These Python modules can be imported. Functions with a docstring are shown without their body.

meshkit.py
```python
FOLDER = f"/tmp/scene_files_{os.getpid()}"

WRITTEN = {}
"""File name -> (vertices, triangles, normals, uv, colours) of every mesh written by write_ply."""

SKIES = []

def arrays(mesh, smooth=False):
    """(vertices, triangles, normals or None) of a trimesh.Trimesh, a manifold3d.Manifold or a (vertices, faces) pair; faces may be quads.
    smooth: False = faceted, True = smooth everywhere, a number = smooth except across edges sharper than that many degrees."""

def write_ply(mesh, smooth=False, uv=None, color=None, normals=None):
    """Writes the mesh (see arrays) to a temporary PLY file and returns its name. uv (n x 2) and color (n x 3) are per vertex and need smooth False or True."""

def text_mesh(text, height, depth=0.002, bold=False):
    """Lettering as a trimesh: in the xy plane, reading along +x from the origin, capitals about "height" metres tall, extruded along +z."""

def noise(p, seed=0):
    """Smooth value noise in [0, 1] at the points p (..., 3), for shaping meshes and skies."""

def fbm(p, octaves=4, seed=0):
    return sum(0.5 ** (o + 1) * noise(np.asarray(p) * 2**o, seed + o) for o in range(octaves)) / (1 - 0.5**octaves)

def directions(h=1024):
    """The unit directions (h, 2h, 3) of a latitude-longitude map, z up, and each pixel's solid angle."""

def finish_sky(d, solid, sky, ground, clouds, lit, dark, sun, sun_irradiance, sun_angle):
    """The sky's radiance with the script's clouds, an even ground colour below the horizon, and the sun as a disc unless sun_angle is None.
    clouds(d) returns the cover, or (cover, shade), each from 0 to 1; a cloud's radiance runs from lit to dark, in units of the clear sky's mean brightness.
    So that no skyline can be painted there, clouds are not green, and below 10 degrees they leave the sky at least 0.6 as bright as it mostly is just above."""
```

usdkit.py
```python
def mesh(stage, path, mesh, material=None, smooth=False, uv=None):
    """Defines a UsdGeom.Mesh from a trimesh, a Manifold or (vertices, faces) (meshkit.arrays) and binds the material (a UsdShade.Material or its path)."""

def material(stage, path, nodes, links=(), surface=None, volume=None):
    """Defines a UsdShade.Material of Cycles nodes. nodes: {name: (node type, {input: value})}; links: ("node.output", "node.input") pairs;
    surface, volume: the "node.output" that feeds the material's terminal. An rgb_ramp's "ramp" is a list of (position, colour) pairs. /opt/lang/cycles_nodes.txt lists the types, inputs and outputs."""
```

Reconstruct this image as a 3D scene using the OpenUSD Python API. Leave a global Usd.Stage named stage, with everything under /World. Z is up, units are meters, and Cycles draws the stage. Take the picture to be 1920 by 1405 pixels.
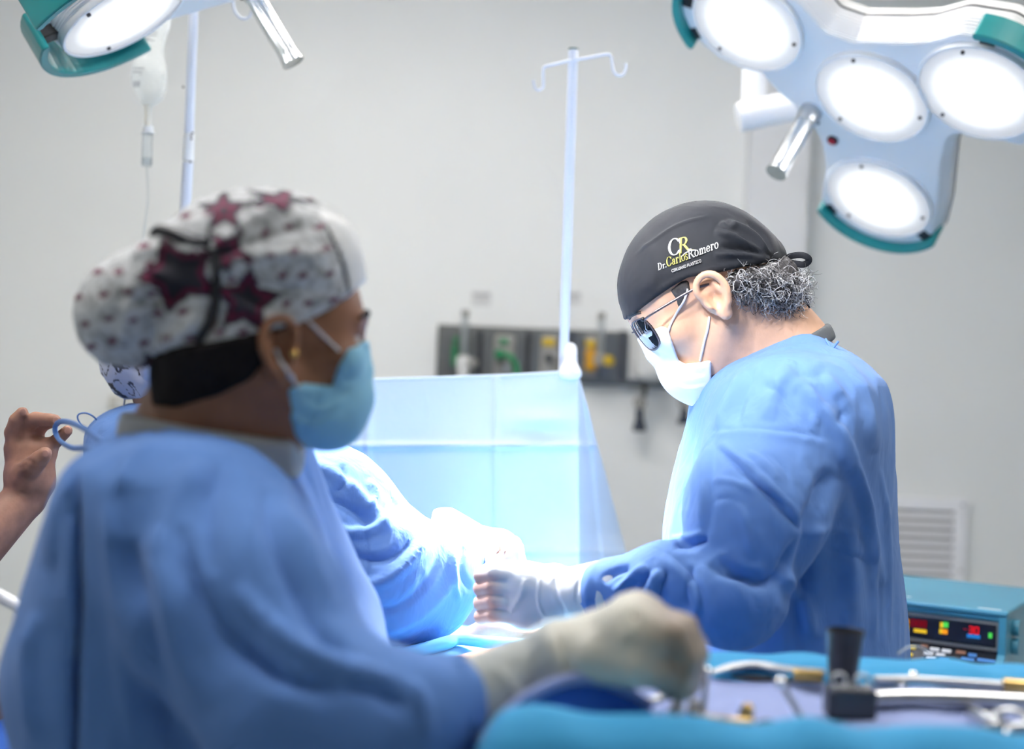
import math, random
import numpy as np
import trimesh
import manifold3d as m3
import shapely
from shapely.geometry import Polygon, LineString, Point, box as sbox
from shapely.ops import unary_union
from pxr import Usd, UsdGeom, UsdShade, UsdLux, Gf, Sdf, Vt
import usdkit, meshkit

random.seed(7)
RNG = np.random.default_rng(7)
stage = Usd.Stage.CreateInMemory()
UsdGeom.SetStageUpAxis(stage, 'Z')
UsdGeom.SetStageMetersPerUnit(stage, 1.0)
UsdGeom.Xform.Define(stage, '/World')
UsdGeom.Scope.Define(stage, '/World/Looks')

# ------------------------------------------------------------------ camera, light, exposure
W, H, FOCAL = 1920, 1405, 50.0
FPX = W * FOCAL / 36.0
CAM_Z, ROLL = 1.45, 0.040
CR, SR = math.cos(ROLL), math.sin(ROLL)
cam = UsdGeom.Camera.Define(stage, '/World/camera')
cam.CreateHorizontalApertureAttr(36.0)
cam.CreateVerticalApertureAttr(36.0 * H / W)
cam.CreateFocalLengthAttr(FOCAL)
cam.CreateFStopAttr(2.2)
cam.CreateFocusDistanceAttr(1.93)
cam.CreateExposureAttr(0.46)
cam.CreateClippingRangeAttr(Gf.Vec2f(0.05, 100))
cam.AddTransformOp().Set(Gf.Matrix4d(CR, 0, SR, 0, -SR, 0, CR, 0, 0, -1, 0, 0, 0, 0, CAM_Z, 1))

def V(*p):
    """camera-aligned metres (right, up, away) -> world"""
    p = np.asarray(p[0] if len(p) == 1 else p, float)
    u, v, w = p[..., 0], p[..., 1], p[..., 2]
    return np.stack([u * CR - v * SR, w, CAM_Z + u * SR + v * CR], -1)

def VD(d):
    d = np.asarray(d, float)
    return np.stack([d[..., 0] * CR - d[..., 1] * SR, d[..., 2], d[..., 0] * SR + d[..., 1] * CR], -1)

def C(px, py, Y):
    """photo pixel at depth Y -> camera-aligned metres"""
    return np.array([(px - W / 2) / FPX * Y, -(py - H / 2) / FPX * Y, Y], float)

def P(px, py, Y):
    return V(C(px, py, Y))

def unV(p):
    p = np.asarray(p, float)
    x, y, z = p[..., 0], p[..., 1], p[..., 2] - CAM_Z
    return np.stack([x * CR + z * SR, -x * SR + z * CR, y], -1)

def pix(c):
    """camera-aligned metres -> photo pixels"""
    return np.stack([W / 2 + FPX * c[..., 0] / c[..., 2], H / 2 - FPX * c[..., 1] / c[..., 2]], -1)

ROOM = dict(x0=-2.35, x1=2.35, y0=-1.6, y1=4.40, z1=2.95)
CEIL_POWER = 12.5
LAMP_SPOT = 100.0

# ------------------------------------------------------------------ materials
def mat(name, color, rough=0.5, noise=None, bump=None, **kw):
    """noise=(scale, amount): mild tone variation; bump=(scale, strength, detail)"""
    nodes = {'p': ('principled_bsdf', {'base_color': color, 'roughness': rough, **kw})}
    links = []
    if noise or bump:
        nodes['tc'] = ('texture_coordinate', {})
    if noise:
        c = np.array(color, float)
        nodes['n'] = ('noise_texture', {'scale': noise[0], 'detail': 2.0})
        nodes['r'] = ('rgb_ramp', {'ramp': [(0.3, tuple(c * (1 - noise[1]))), (0.7, tuple(np.minimum(c * (1 + noise[1]), 1)))]})
        links += [('tc.object', 'n.vector'), ('n.fac', 'r.fac'), ('r.color', 'p.base_color')]
    if bump:
        nodes['bn'] = ('noise_texture', {'scale': bump[0], 'detail': float(bump[2]) if len(bump) > 2 else 3.0})
        nodes['b'] = ('bump', {'strength': bump[1], 'distance': bump[3] if len(bump) > 3 else 0.002})
        links += [('tc.object', 'bn.vector'), ('bn.fac', 'b.height'), ('b.normal', 'p.normal')]
    return usdkit.material(stage, '/World/Looks/' + name, nodes, links, surface='p.BSDF')

def cloth(name, color, trans=0.25, rough=0.75, bump=0.25, scale=60.0, dist=0.004, sheen=0.1, tcolor=None):
    """thin woven / non-woven sheet: diffuse with some light coming through and soft crumples"""
    nodes = {'tc': ('texture_coordinate', {}),
             'mp': ('mapping', {'scale': (1.0, 1.0, 0.45)}),
             'n1': ('noise_texture', {'scale': scale, 'detail': 3.0, 'distortion': 0.6}),
             'b': ('bump', {'strength': bump, 'distance': dist}),
             'p': ('principled_bsdf', {'base_color': color, 'roughness': rough, 'sheen_weight': sheen, 'specular_ior_level': 0.25}),
             't': ('translucent_bsdf', {'color': tcolor or color}),
             'x': ('mix_closure', {'fac': trans})}
    links = [('tc.object', 'mp.vector'), ('mp.vector', 'n1.vector'), ('n1.fac', 'b.height'), ('b.normal', 'p.normal'), ('p.BSDF', 'x.closure1'), ('t.BSDF', 'x.closure2')]
    return usdkit.material(stage, '/World/Looks/' + name, nodes, links, surface='x.closure')

def emit(name, color, strength):
    return usdkit.material(stage, '/World/Looks/' + name, {'e': ('emission', {'color': color, 'strength': strength})}, [], surface='e.emission')

def painted(name, rough=0.6, attr='tone', trans=0.0, bump=None, **kw):
    """base colour from the mesh's own printed pattern (a primvar)"""
    nodes = {'a': ('attribute', {'attribute': attr}), 'p': ('principled_bsdf', {'roughness': rough, **kw})}
    links = [('a.color', 'p.base_color')]
    surf = 'p.BSDF'
    if bump:
        nodes['tc'] = ('texture_coordinate', {})
        nodes['bn'] = ('noise_texture', {'scale': bump[0], 'detail': 3.0})
        nodes['b'] = ('bump', {'strength': bump[1], 'distance': 0.003})
        links += [('tc.object', 'bn.vector'), ('bn.fac', 'b.height'), ('b.normal', 'p.normal')]
    return usdkit.material(stage, '/World/Looks/' + name, nodes, links, surface=surf)

M = {}
M['wall'] = mat('wall_paint', (.80, .81, .80), .7, noise=(1.2, .015))
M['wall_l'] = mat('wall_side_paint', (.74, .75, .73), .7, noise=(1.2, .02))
M['ceiling'] = mat('ceiling_paint', (.82, .83, .83), .8, noise=(2, .015))
M['floor'] = mat('floor_vinyl', (.34, .40, .44), .35, noise=(6, .08))
M['column'] = mat('column_paint', (.74, .745, .76), .65, noise=(2, .01))
M['white_enamel'] = mat('white_enamel', (.82, .83, .86), .22, noise=(3, .01), coat_weight=0.4)
M['lamp_shell'] = mat('lamp_shell', (.86, .855, .85), .3, noise=(3, .015), coat_weight=0.3)
M['lamp_ring'] = mat('lamp_ring', (.86, .87, .88), .35)
M['teal'] = mat('teal_plastic', (.012, .25, .26), .35, noise=(12, .08), coat_weight=0.3)
M['black'] = mat('black_plastic', (.012, .013, .018), .4, noise=(20, .2))
M['steel'] = mat('brushed_steel', (.72, .72, .71), .22, noise=(40, .05), metallic=1.0)
M['steel_dull'] = mat('dull_steel', (.55, .56, .57), .38, noise=(30, .08), metallic=1.0)
M['red'] = mat('red_button', (.45, .01, .03), .3)
M['dark'] = mat('dark_screw', (.03, .03, .035), .5)

# ------------------------------------------------------------------ scene graph helpers
USED = {}
def numbered(parent, name):
    k = (parent, name)
    n = USED.get(k, 0)
    USED[k] = n + 1
    return name if n == 0 else f'{name}_{n:03d}'

class Thing:
    def __init__(s, name, label, cat, base=(0, 0, 0), group=None, kind=None):
        s.path = '/World/' + numbered('/World', name)
        s.base = np.asarray(base, float)
        x = UsdGeom.Xform.Define(stage, s.path)
        x.AddTranslateOp().Set(Gf.Vec3d(*map(float, s.base)))
        s.prim = x.GetPrim()
        s.prim.SetCustomDataByKey('label', label)
        if cat: s.prim.SetCustomDataByKey('category', cat)
        if group: s.prim.SetCustomDataByKey('group', group)
        if kind: s.prim.SetCustomDataByKey('kind', kind)
    def add(s, name, mesh, m, parent=None, smooth=False, label=None, tone=None, kind=None):
        """mesh in world coordinates; parent = path of the part this one is a sub-part of"""
        par = parent or s.path
        path = par + '/' + numbered(par, name)
        v, f, n = meshkit.arrays(mesh, smooth)
        v = v - s.base
        g = UsdGeom.Mesh.Define(stage, path)
        g.CreatePointsAttr(Vt.Vec3fArray.FromNumpy(v.astype(np.float32)))
        g.CreateFaceVertexCountsAttr(Vt.IntArray.FromNumpy(np.full(len(f), 3, np.int32)))
        g.CreateFaceVertexIndicesAttr(Vt.IntArray.FromNumpy(f.astype(np.int32).ravel()))
        g.CreateSubdivisionSchemeAttr('none')
        if n is not None:
            g.CreateNormalsAttr(Vt.Vec3fArray.FromNumpy(n.astype(np.float32)))
            g.SetNormalsInterpolation('vertex')
        if tone is not None:
            UsdGeom.PrimvarsAPI(g).CreatePrimvar('tone', Sdf.ValueTypeNames.Color3fArray, 'vertex').Set(Vt.Vec3fArray.FromNumpy(np.asarray(tone, np.float32)))
        UsdShade.MaterialBindingAPI.Apply(g.GetPrim()).Bind(M[m] if isinstance(m, str) else m)
        if label: g.GetPrim().SetCustomDataByKey('label', label)
        if kind: g.GetPrim().SetCustomDataByKey('kind', kind)
        return path

def struct(name, mesh, m):
    path = '/World/' + numbered('/World', name)
    g = usdkit.mesh(stage, path, mesh, M[m])
    g.GetPrim().SetCustomDataByKey('kind', 'structure')
    return path

# ------------------------------------------------------------------ mesh helpers
def boxm(lo, hi):
    lo, hi = np.minimum(lo, hi), np.maximum(lo, hi)
    m = trimesh.creation.box(hi - lo)
    m.apply_translation((lo + hi) / 2)
    return m

def cat(*ms):
    ms = [m for x in ms for m in (x if isinstance(x, (list, tuple)) else [x])]
    return trimesh.util.concatenate(ms)

def frame(axis):
    a = np.asarray(axis, float); a = a / np.linalg.norm(a)
    t = np.array([0, 0, 1.0]) if abs(a[2]) < .9 else np.array([1.0, 0, 0])
    x = np.cross(t, a); x /= np.linalg.norm(x)
    return x, np.cross(a, x), a

def lathe(profile, origin, axis, n=32):
    """profile: (radius, height) along axis from origin, closed ends where the radius is 0"""
    x, y, a = frame(axis)
    pr = np.asarray(profile, float)
    ang = np.arange(n) * 2 * np.pi / n
    v = (np.asarray(origin, float) + pr[:, None, 1:2] * a + pr[:, None, :1] * (np.cos(ang)[None, :, None] * x + np.sin(ang)[None, :, None] * y)).reshape(-1, 3)
    k = len(pr)
    i, j = np.meshgrid(np.arange(k - 1), np.arange(n), indexing='ij')
    q = np.stack([i * n + j, i * n + (j + 1) % n, (i + 1) * n + (j + 1) % n, (i + 1) * n + j], -1).reshape(-1, 4)
    f = np.vstack([q[:, [0, 1, 2]], q[:, [0, 2, 3]]])
    m = trimesh.Trimesh(v, f, process=False)
    m.merge_vertices(); m.update_faces(m.nondegenerate_faces())
    return m

def cyl(a, b, r, n=24, r2=None):
    a, b = np.asarray(a, float), np.asarray(b, float)
    L = np.linalg.norm(b - a); r2 = r if r2 is None else r2
    e = min(r, r2, L / 2) * .12
    return lathe([(0, 0), (r - e, 0), (r, e), (r2, L - e), (r2 - e, L), (0, L)], a, b - a, n)

def smooth_path(pts, n=8):
    """Catmull-Rom through the points"""
    p = np.asarray(pts, float)
    if len(p) < 3: return p
    q = np.vstack([2 * p[0] - p[1], p, 2 * p[-1] - p[-2]])
    out = []
    for i in range(1, len(q) - 2):
        t = np.linspace(0, 1, n, endpoint=False)[:, None]
        a, b, c, d = q[i - 1], q[i], q[i + 1], q[i + 2]
        out.append(.5 * (2 * b + (c - a) * t + (2 * a - 5 * b + 4 * c - d) * t ** 2 + (3 * b - a - 3 * c + d) * t ** 3))
    return np.vstack(out + [p[-1:]])

def tube(pts, r, sides=10, n=6, flat=None):
    """round tube along a smoothed path with closed ends; flat=(normal, ratio) squashes it to a strap"""
    p = smooth_path(pts, n) if n else np.asarray(pts, float)
    rr = np.broadcast_to(np.asarray(r, float), (len(p),)) if np.ndim(r) == 0 else np.interp(np.linspace(0, 1, len(p)), np.linspace(0, 1, len(r)), r)
    t = np.gradient(p, axis=0); t /= np.linalg.norm(t, axis=1, keepdims=True) + 1e-12
    a = np.zeros_like(p)
    ref = np.asarray(flat[0], float) if flat else (np.array([0, 0, 1.0]) if abs(t[0][2]) < .9 else np.array([1.0, 0, 0]))
    prev = ref
    for i in range(len(p)):
        x = prev - t[i] * (prev @ t[i])
        x /= np.linalg.norm(x) + 1e-12
        a[i] = x
        prev = ref if flat else x
    b = np.cross(t, a)
    ang = np.arange(sides) * 2 * np.pi / sides
    k = flat[1] if flat else 1.0
    v = p[:, None] + rr[:, None, None] * (k * np.cos(ang)[None, :, None] * a[:, None] + np.sin(ang)[None, :, None] * b[:, None])
    m = len(p)
    i, j = np.meshgrid(np.arange(m - 1), np.arange(sides), indexing='ij')
    q = np.stack([i * sides + j, i * sides + (j + 1) % sides, (i + 1) * sides + (j + 1) % sides, (i + 1) * sides + j], -1).reshape(-1, 4)
    f = np.vstack([q[:, [0, 1, 2]], q[:, [0, 2, 3]]])
    vv = np.vstack([v.reshape(-1, 3), p[:1], p[-1:]])
    s, e = m * sides, m * sides + 1
    caps = [[s, (j + 1) % sides, j] for j in range(sides)] + [[e, (m - 1) * sides + j, (m - 1) * sides + (j + 1) % sides] for j in range(sides)]
    out = trimesh.Trimesh(vv, np.vstack([f, caps]), process=False)
    return out

def round_box(lo, hi, r, seg=3):
    """box with rounded edges"""
    lo, hi = np.minimum(lo, hi).astype(float), np.maximum(lo, hi).astype(float)
    r = min(r, (hi - lo).min() * .49)
    s = m3.Manifold.sphere(r, seg * 4)
    pts = [s.translate([float(c) for c in np.where(k, hi - r, lo + r)]) for k in np.ndindex(2, 2, 2)]
    h = m3.Manifold.batch_hull(pts).to_mesh()
    return trimesh.Trimesh(h.vert_properties[:, :3], h.tri_verts, process=False)

def extrude(poly, depth, bevel=0.0):
    """shapely polygon -> prism with a chamfer at both faces, z from 0 to depth"""
    if bevel <= 0:
        return trimesh.creation.extrude_polygon(poly, depth, engine='earcut')
    def rings(p):
        return [np.asarray(p.exterior.coords)[:-1].tolist()] + [np.asarray(i.coords)[:-1].tolist() for i in p.interiors]
    cs = m3.CrossSection(rings(poly), m3.FillRule.EvenOdd)
    ms = []
    k = 3
    for a in range(k):
        t0 = math.sin(a / k * math.pi / 2)
        off = -bevel * (1 - math.cos(math.asin(1 - (a + .5) / k)))
        z0 = bevel * a / k
        ms.append(m3.Manifold.extrude(cs.offset(off, m3.JoinType.Round), depth - 2 * z0).translate([0, 0, z0]))
    r = ms[0]
    for x in ms[1:]: r = r + x
    h = r.to_mesh()
    return trimesh.Trimesh(h.vert_properties[:, :3], h.tri_verts, process=False)

def place(mesh, o, ax, ay, az):
    m = mesh.copy()
    m.vertices = np.asarray(o) + m.vertices[:, :1] * ax + m.vertices[:, 1:2] * ay + m.vertices[:, 2:] * az
    if np.dot(np.cross(ax, ay), az) < 0: m.invert()
    return m

def spot(name, parent, pos, aim, power, radius, angle, soft=0.4, color=(1, 1, 1)):
    l = UsdLux.SphereLight.Define(stage, parent + '/' + name)
    l.CreateRadiusAttr(radius); l.CreateIntensityAttr(1.0); l.CreateNormalizeAttr(True)
    l.CreateIntensityAttr(power); l.CreateColorAttr(Gf.Vec3f(*color))
    sh = UsdLux.ShapingAPI.Apply(l.GetPrim())
    sh.CreateShapingConeAngleAttr(angle); sh.CreateShapingConeSoftnessAttr(soft)
    d = np.asarray(aim, float) - np.asarray(pos, float); d /= np.linalg.norm(d)
    x, y, _ = frame(-d)
    z = -d
    l.AddTransformOp().Set(Gf.Matrix4d(*x, 0, *y, 0, *z, 0, *map(float, pos), 1))
    return l
# ------------------------------------------------------------------ room
x0, x1, y0, y1, z1 = (ROOM[k] for k in ('x0', 'x1', 'y0', 'y1', 'z1'))
struct('floor', boxm((x0 - .1, y0 - .1, -.1), (x1 + .1, y1 + .1, 0)), 'floor')
struct('ceiling', boxm((x0 - .1, y0 - .1, z1), (x1 + .1, y1 + .1, z1 + .1)), 'ceiling')
struct('wall_back', boxm((x0 - .1, y1, 0), (x1 + .1, y1 + .1, z1)), 'wall')
struct('wall_left', boxm((x0 - .1, y0, 0), (x0, y1, z1)), 'wall_l')
struct('wall_right', boxm((x1, y0, 0), (x1 + .1, y1, z1)), 'wall_l')
struct('wall_front', boxm((x0 - .1, y0 - .1, 0), (x1 + .1, y0, z1)), 'wall_l')
_a, _b = P(1404, 400, 4.3)[0], P(1515, 400, 4.3)[0]
struct('column', boxm((_a, 4.31, 0), (_b, 4.41, z1)), 'column')

# ceiling light panels (out of the frame, the room's general light)
M['panel_glow'] = emit('panel_glow', (1.0, .965, .92), CEIL_POWER)
M['alu'] = mat('panel_frame', (.8, .8, .8), .4)
for i, (x, y) in enumerate([(-.70, 2.9), (.08, 2.9), (-1.0, 1.5), (1.0, 1.5)]):
    t = Thing('ceiling_light', 'square flat white light panel set in the operating room ceiling', 'ceiling light', (x, y, z1), group='ceiling light panels out of view')
    fr = cat(boxm((x - .33, y - .33, z1 - .02), (x + .33, y - .30, z1)), boxm((x - .33, y + .30, z1 - .02), (x + .33, y + .33, z1)),
             boxm((x - .33, y - .30, z1 - .02), (x - .30, y + .30, z1)), boxm((x + .30, y - .30, z1 - .02), (x + .33, y + .30, z1)))
    t.add('frame', fr, 'alu')
    t.add('diffuser', boxm((x - .30, y - .30, z1 - .012), (x + .30, y + .30, z1 - .002)), 'panel_glow')

# ------------------------------------------------------------------ surgical lamps
M['lens_cover'] = usdkit.material(stage, '/World/Looks/lens_cover', {
    'a': ('attribute', {'attribute': 'tone'}), 'e': ('emission', {'strength': 1.0}),
    'g': ('principled_bsdf', {'base_color': (.38, .38, .38), 'roughness': .2}), 'x': ('add_closure', {})},
    [('a.color', 'e.color'), ('e.emission', 'x.closure1'), ('g.BSDF', 'x.closure2')], surface='x.closure')
M['lamp_hub'] = mat('lamp_hub', (.20, .20, .21), .5)
FIELD = P(930, 1150, 1.95)
LENS = 1.05

class Plane:
    """a lamp's front plane through the camera-aligned point o with camera-aligned normal n"""
    def __init__(s, o, n, up=(0, 1, 0)):
        s.o = np.asarray(o, float); s.n = np.asarray(n, float) / np.linalg.norm(n)
        up = np.asarray(up, float)
        s.y = up - s.n * (up @ s.n); s.y /= np.linalg.norm(s.y)
        s.x = np.cross(s.y, s.n)
    def hit(s, px, py, off=0.0):
        d = C(px, py, 1.0)
        t = ((s.o + s.n * off) @ s.n) / (d @ s.n)
        q = d * t - s.o
        return np.array([q @ s.x, q @ s.y])
    def w(s, a, b, c=0.0):
        return V(s.o + s.x * a + s.y * b + s.n * c)
    def put(s, mesh):
        m = mesh.copy()
        q = s.o + m.vertices[:, :1] * s.x + m.vertices[:, 1:2] * s.y + m.vertices[:, 2:] * s.n
        m.vertices = V(q)
        # V maps (right, up, away): a left-handed triple
        m.invert() if np.dot(np.cross(VD(s.x), VD(s.y)), VD(s.n)) < 0 else None
        return m

def ring(r0, r1, n=64):
    return Polygon(Point(0, 0).buffer(r1, quad_segs=n // 4).exterior.coords, [list(Point(0, 0).buffer(r0, quad_segs=n // 4).exterior.coords)])

def lathe2(profile, n=64):
    return lathe(profile, (0, 0, 0), (0, 0, 1), n)

def shift(m, a, b, c=0.0):
    m = m.copy(); m.apply_translation((a, b, c)); return m

def lamp_pod(t, pl, c, r, hub=True, power=True):
    """one round light of a lamp head: rim, frosted cover, glowing lens, inner hub and three screws"""
    a, b = c
    rim = t.add('light_rim', pl.put(shift(lathe2([(r * .985, -.004), (r * 1.03, -.004), (r * 1.035, .004), (r * 1.02, .010), (r * .985, .010), (r * .985, -.004)]), a, b)), 'lamp_ring', smooth=30)
    rr = np.array([1.0, .86, .72, .58, 0]) * r * .985
    prof = [(rr[0], .003)] + [(x, .006 + .004 * (1 - (x / r) ** 2)) for x in rr]
    def glow(m, f):
        q = np.hypot(m.vertices[:, 0], m.vertices[:, 1]) / r
        return f(q)[:, None] * np.array([1, 1, 1.0])
    m = lathe2(prof, 24)
    cov = t.add('light_cover', pl.put(shift(m, a, b)), 'lens_cover', smooth=True, tone=glow(m, lambda q: np.interp(q, [0, .5, .62, .75, .88, 1], [LENS, LENS, 1.0, .5, .33, .27])))
    if hub:
        m = lathe2([(r * .34, .0095), (r * .345, .0115), (r * .40, .0122), (r * .43, .0112), (r * .44, .0090)])
        v = m.vertices
        keep = (v[m.faces].mean(1) @ np.array([-.7, -.7, 0]) / r) > -.05
        m.update_faces(keep); m.remove_unreferenced_vertices()
        t.add('reflector_hub', pl.put(shift(m, a, b)), 'lamp_hub', parent=cov, smooth=True)
    for k in range(3):
        q = math.radians(100 + 120 * k)
        t.add('screw', pl.put(shift(lathe2([(0, .006), (.0035, .006), (.0035, .0105), (0, .0115)], 12), a + r * .88 * math.cos(q), b + r * .88 * math.sin(q))), 'dark')

def arc_bar(c, r0, r1, a0, a1, n=20):
    """curved bar around c, rounded at its ends"""
    ang = np.linspace(math.radians(a0), math.radians(a1), n)
    rm = (r0 + r1) / 2
    ln = LineString([(c[0] + rm * math.cos(q), c[1] + rm * math.sin(q)) for q in ang])
    return ln.buffer((r1 - r0) / 2, cap_style=1, quad_segs=4)

def handle_rod(t, pl, c, r, L):
    a, b = c
    base = t.add('handle_socket', pl.put(shift(lathe2([(0, 0), (r * 1.18, 0), (r * 1.18, .022), (r * 1.05, .028), (r * 1.05, .034), (0, .034)], 40), a, b)), 'steel_dull', smooth=30)
    for k in (0, 1):
        t.add('set_screw', pl.put(shift(lathe2([(0, 0), (.0035, 0), (.0035, .004), (0, .004)], 10), a, b).apply_transform(np.eye(4))) if False else pl.put(trimesh.creation.icosphere(1, .0038).apply_translation((a - r * .5 + .012 * k, b - r * 1.1, .014 + .012 * k))), 'dark', parent=base)
    t.add('handle', pl.put(shift(lathe2([(0, .03), (r, .034), (r, L - .02), (r * 1.08, L - .006), (r * 1.14, L - .003), (r * 1.14, L), (r * .2, L + .0005), (0, L + .001)], 40), a, b)), 'steel', smooth=30)

# right lamp head
plR = Plane(C(1635, 181, 2.62), (-.488, -.78, -.397))
tR = Thing('surgical_lamp', 'four light surgical lamp head with teal grab bars over the surgeon in the black cap', 'surgical lamp', plR.w(0, 0))
podsR = [plR.hit(1403, 45), plR.hit(1636, 181), plR.hit(1838, 170), plR.hit(1648, 370)]
RP = .108
outline = [(1276, -30), (1275, 20), (1300, 70), (1350, 112), (1420, 131), (1462, 178), (1515, 220), (1540, 268), (1549, 320), (1540, 375), (1560, 425), (1615, 462), (1690, 478), (1745, 452), (1757, 400),
           (1766, 300), (1778, 252), (1850, 258), (1910, 275), (1965, 262), (1990, 210), (1960, 130), (1880, 75), (1800, 62), (1740, 78), (1690, 80), (1600, 78), (1548, 60), (1505, 10), (1440, -40), (1350, -70)]
hull = Polygon([plR.hit(*q) for q in outline])
rim_u = unary_union([Point(*c).buffer(RP * 1.06, quad_segs=16) for c in podsR])
shape = hull.union(rim_u).buffer(.025, quad_segs=6).buffer(-.05, quad_segs=6).buffer(.025, quad_segs=6)
if shape.geom_type != 'Polygon': shape = max(shape.geoms, key=lambda g: g.area)
def housing(shape, depth, bulge):
    """lamp housing: front face, sides that swell outwards, rounded back"""
    cs0 = [np.asarray(shape.exterior.coords)[:-1].tolist()]
    cs = m3.CrossSection(cs0, m3.FillRule.NonZero)
    parts = []
    zs = np.concatenate([[0, .002, .005, .009], np.linspace(.014, depth * .6, 9), np.linspace(depth * .64, depth, 9)])
    of = np.interp(zs, [0, .002, .005, .010, depth * .35, depth * .6, depth * .8, depth * .92, depth], [-.006, -.003, -.001, 0, bulge * .75, bulge, bulge * .5, -.010, -.03])
    for k in range(len(zs) - 1):
        z0, z1_, off = -zs[k + 1] - (.0004 if k < len(zs) - 2 else 0), -zs[k], float((of[k] + of[k + 1]) / 2)
        parts.append(m3.Manifold.extrude(cs.offset(off, m3.JoinType.Round, 2.0, 24), z1_ - z0).translate([0, 0, z0]))
    r = parts[0]
    for q in parts[1:]: r = r + q
    h = r.to_mesh()
    return trimesh.Trimesh(h.vert_properties[:, :3], h.tri_verts, process=False)
body = tR.add('housing', plR.put(housing(shape, .10, .012)), 'lamp_shell', smooth=50)
# seam between front shell and back cover
seam = shape.buffer(.0133, quad_segs=6)
tR.add('seam', plR.put(shift(trimesh.creation.extrude_polygon(Polygon(seam.exterior.coords, [list(shape.buffer(.009).exterior.coords)]), .0025, engine='earcut'), 0, 0, -.058)), 'dark', parent=body)
for c in podsR: lamp_pod(tR, plR, c, RP)
handle_rod(tR, plR, plR.hit(1522, 208), .0185, .165)
bt = plR.hit(1562, 262)
bz = tR.add('switch_bezel', plR.put(shift(lathe2([(0, 0), (.011, 0), (.011, .004), (.009, .005), (0, .005)], 24), *bt)), 'black', smooth=30)
tR.add('red_switch', plR.put(shift(lathe2([(0, .004), (.0075, .004), (.0075, .007), (0, .0082)], 24), *bt)), 'red', parent=bz, smooth=30)

def grab_bar(t, pl, c, r, a0, a1, z0=-.03, z1_=.012, posts=None):
    bar = arc_bar(c, r, r + .014, a0, a1)
    g = t.add('grab_bar', pl.put(shift(extrude(bar, z1_ - z0, .004), 0, 0, z0)), 'teal', smooth=40)
    for q in posts or (a0 + 6, a1 - 6):
        q = math.radians(q)
        e = np.array([math.cos(q), math.sin(q)])
        p0, p1 = c + e * (r - .045), c + e * (r + .004)
        s = LineString([p0, p1]).buffer(.013, cap_style=2)
        t.add('bracket', pl.put(shift(extrude(s, .018, .002), 0, 0, (z0 + z1_) / 2 - .009)), 'black', parent=g)

def ang_of(pl, c, px, py):
    d = pl.hit(px, py) - c
    return math.degrees(math.atan2(d[1], d[0])), np.hypot(*d)
def arc3(pl, c, A, B, D):
    a, b, d = (ang_of(pl, c, *q)[0] for q in (A, B, D))
    b = a + (b - a + 180) % 360 - 180
    d = b + (d - b + 180) % 360 - 180
    return (a, d) if a < d else (d, a)
for c, A, B, D in ((podsR[0], (1258, -20), (1262, 30), (1290, 78)), (podsR[3], (1545, 385), (1640, 478), (1768, 458)), (podsR[2], (1955, 180), (1910, 110), (1838, 52))):
    grab_bar(tR, plR, c, RP * 1.24, *arc3(plR, c, A, B, D), z0=-.034, z1_=.020)

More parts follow.
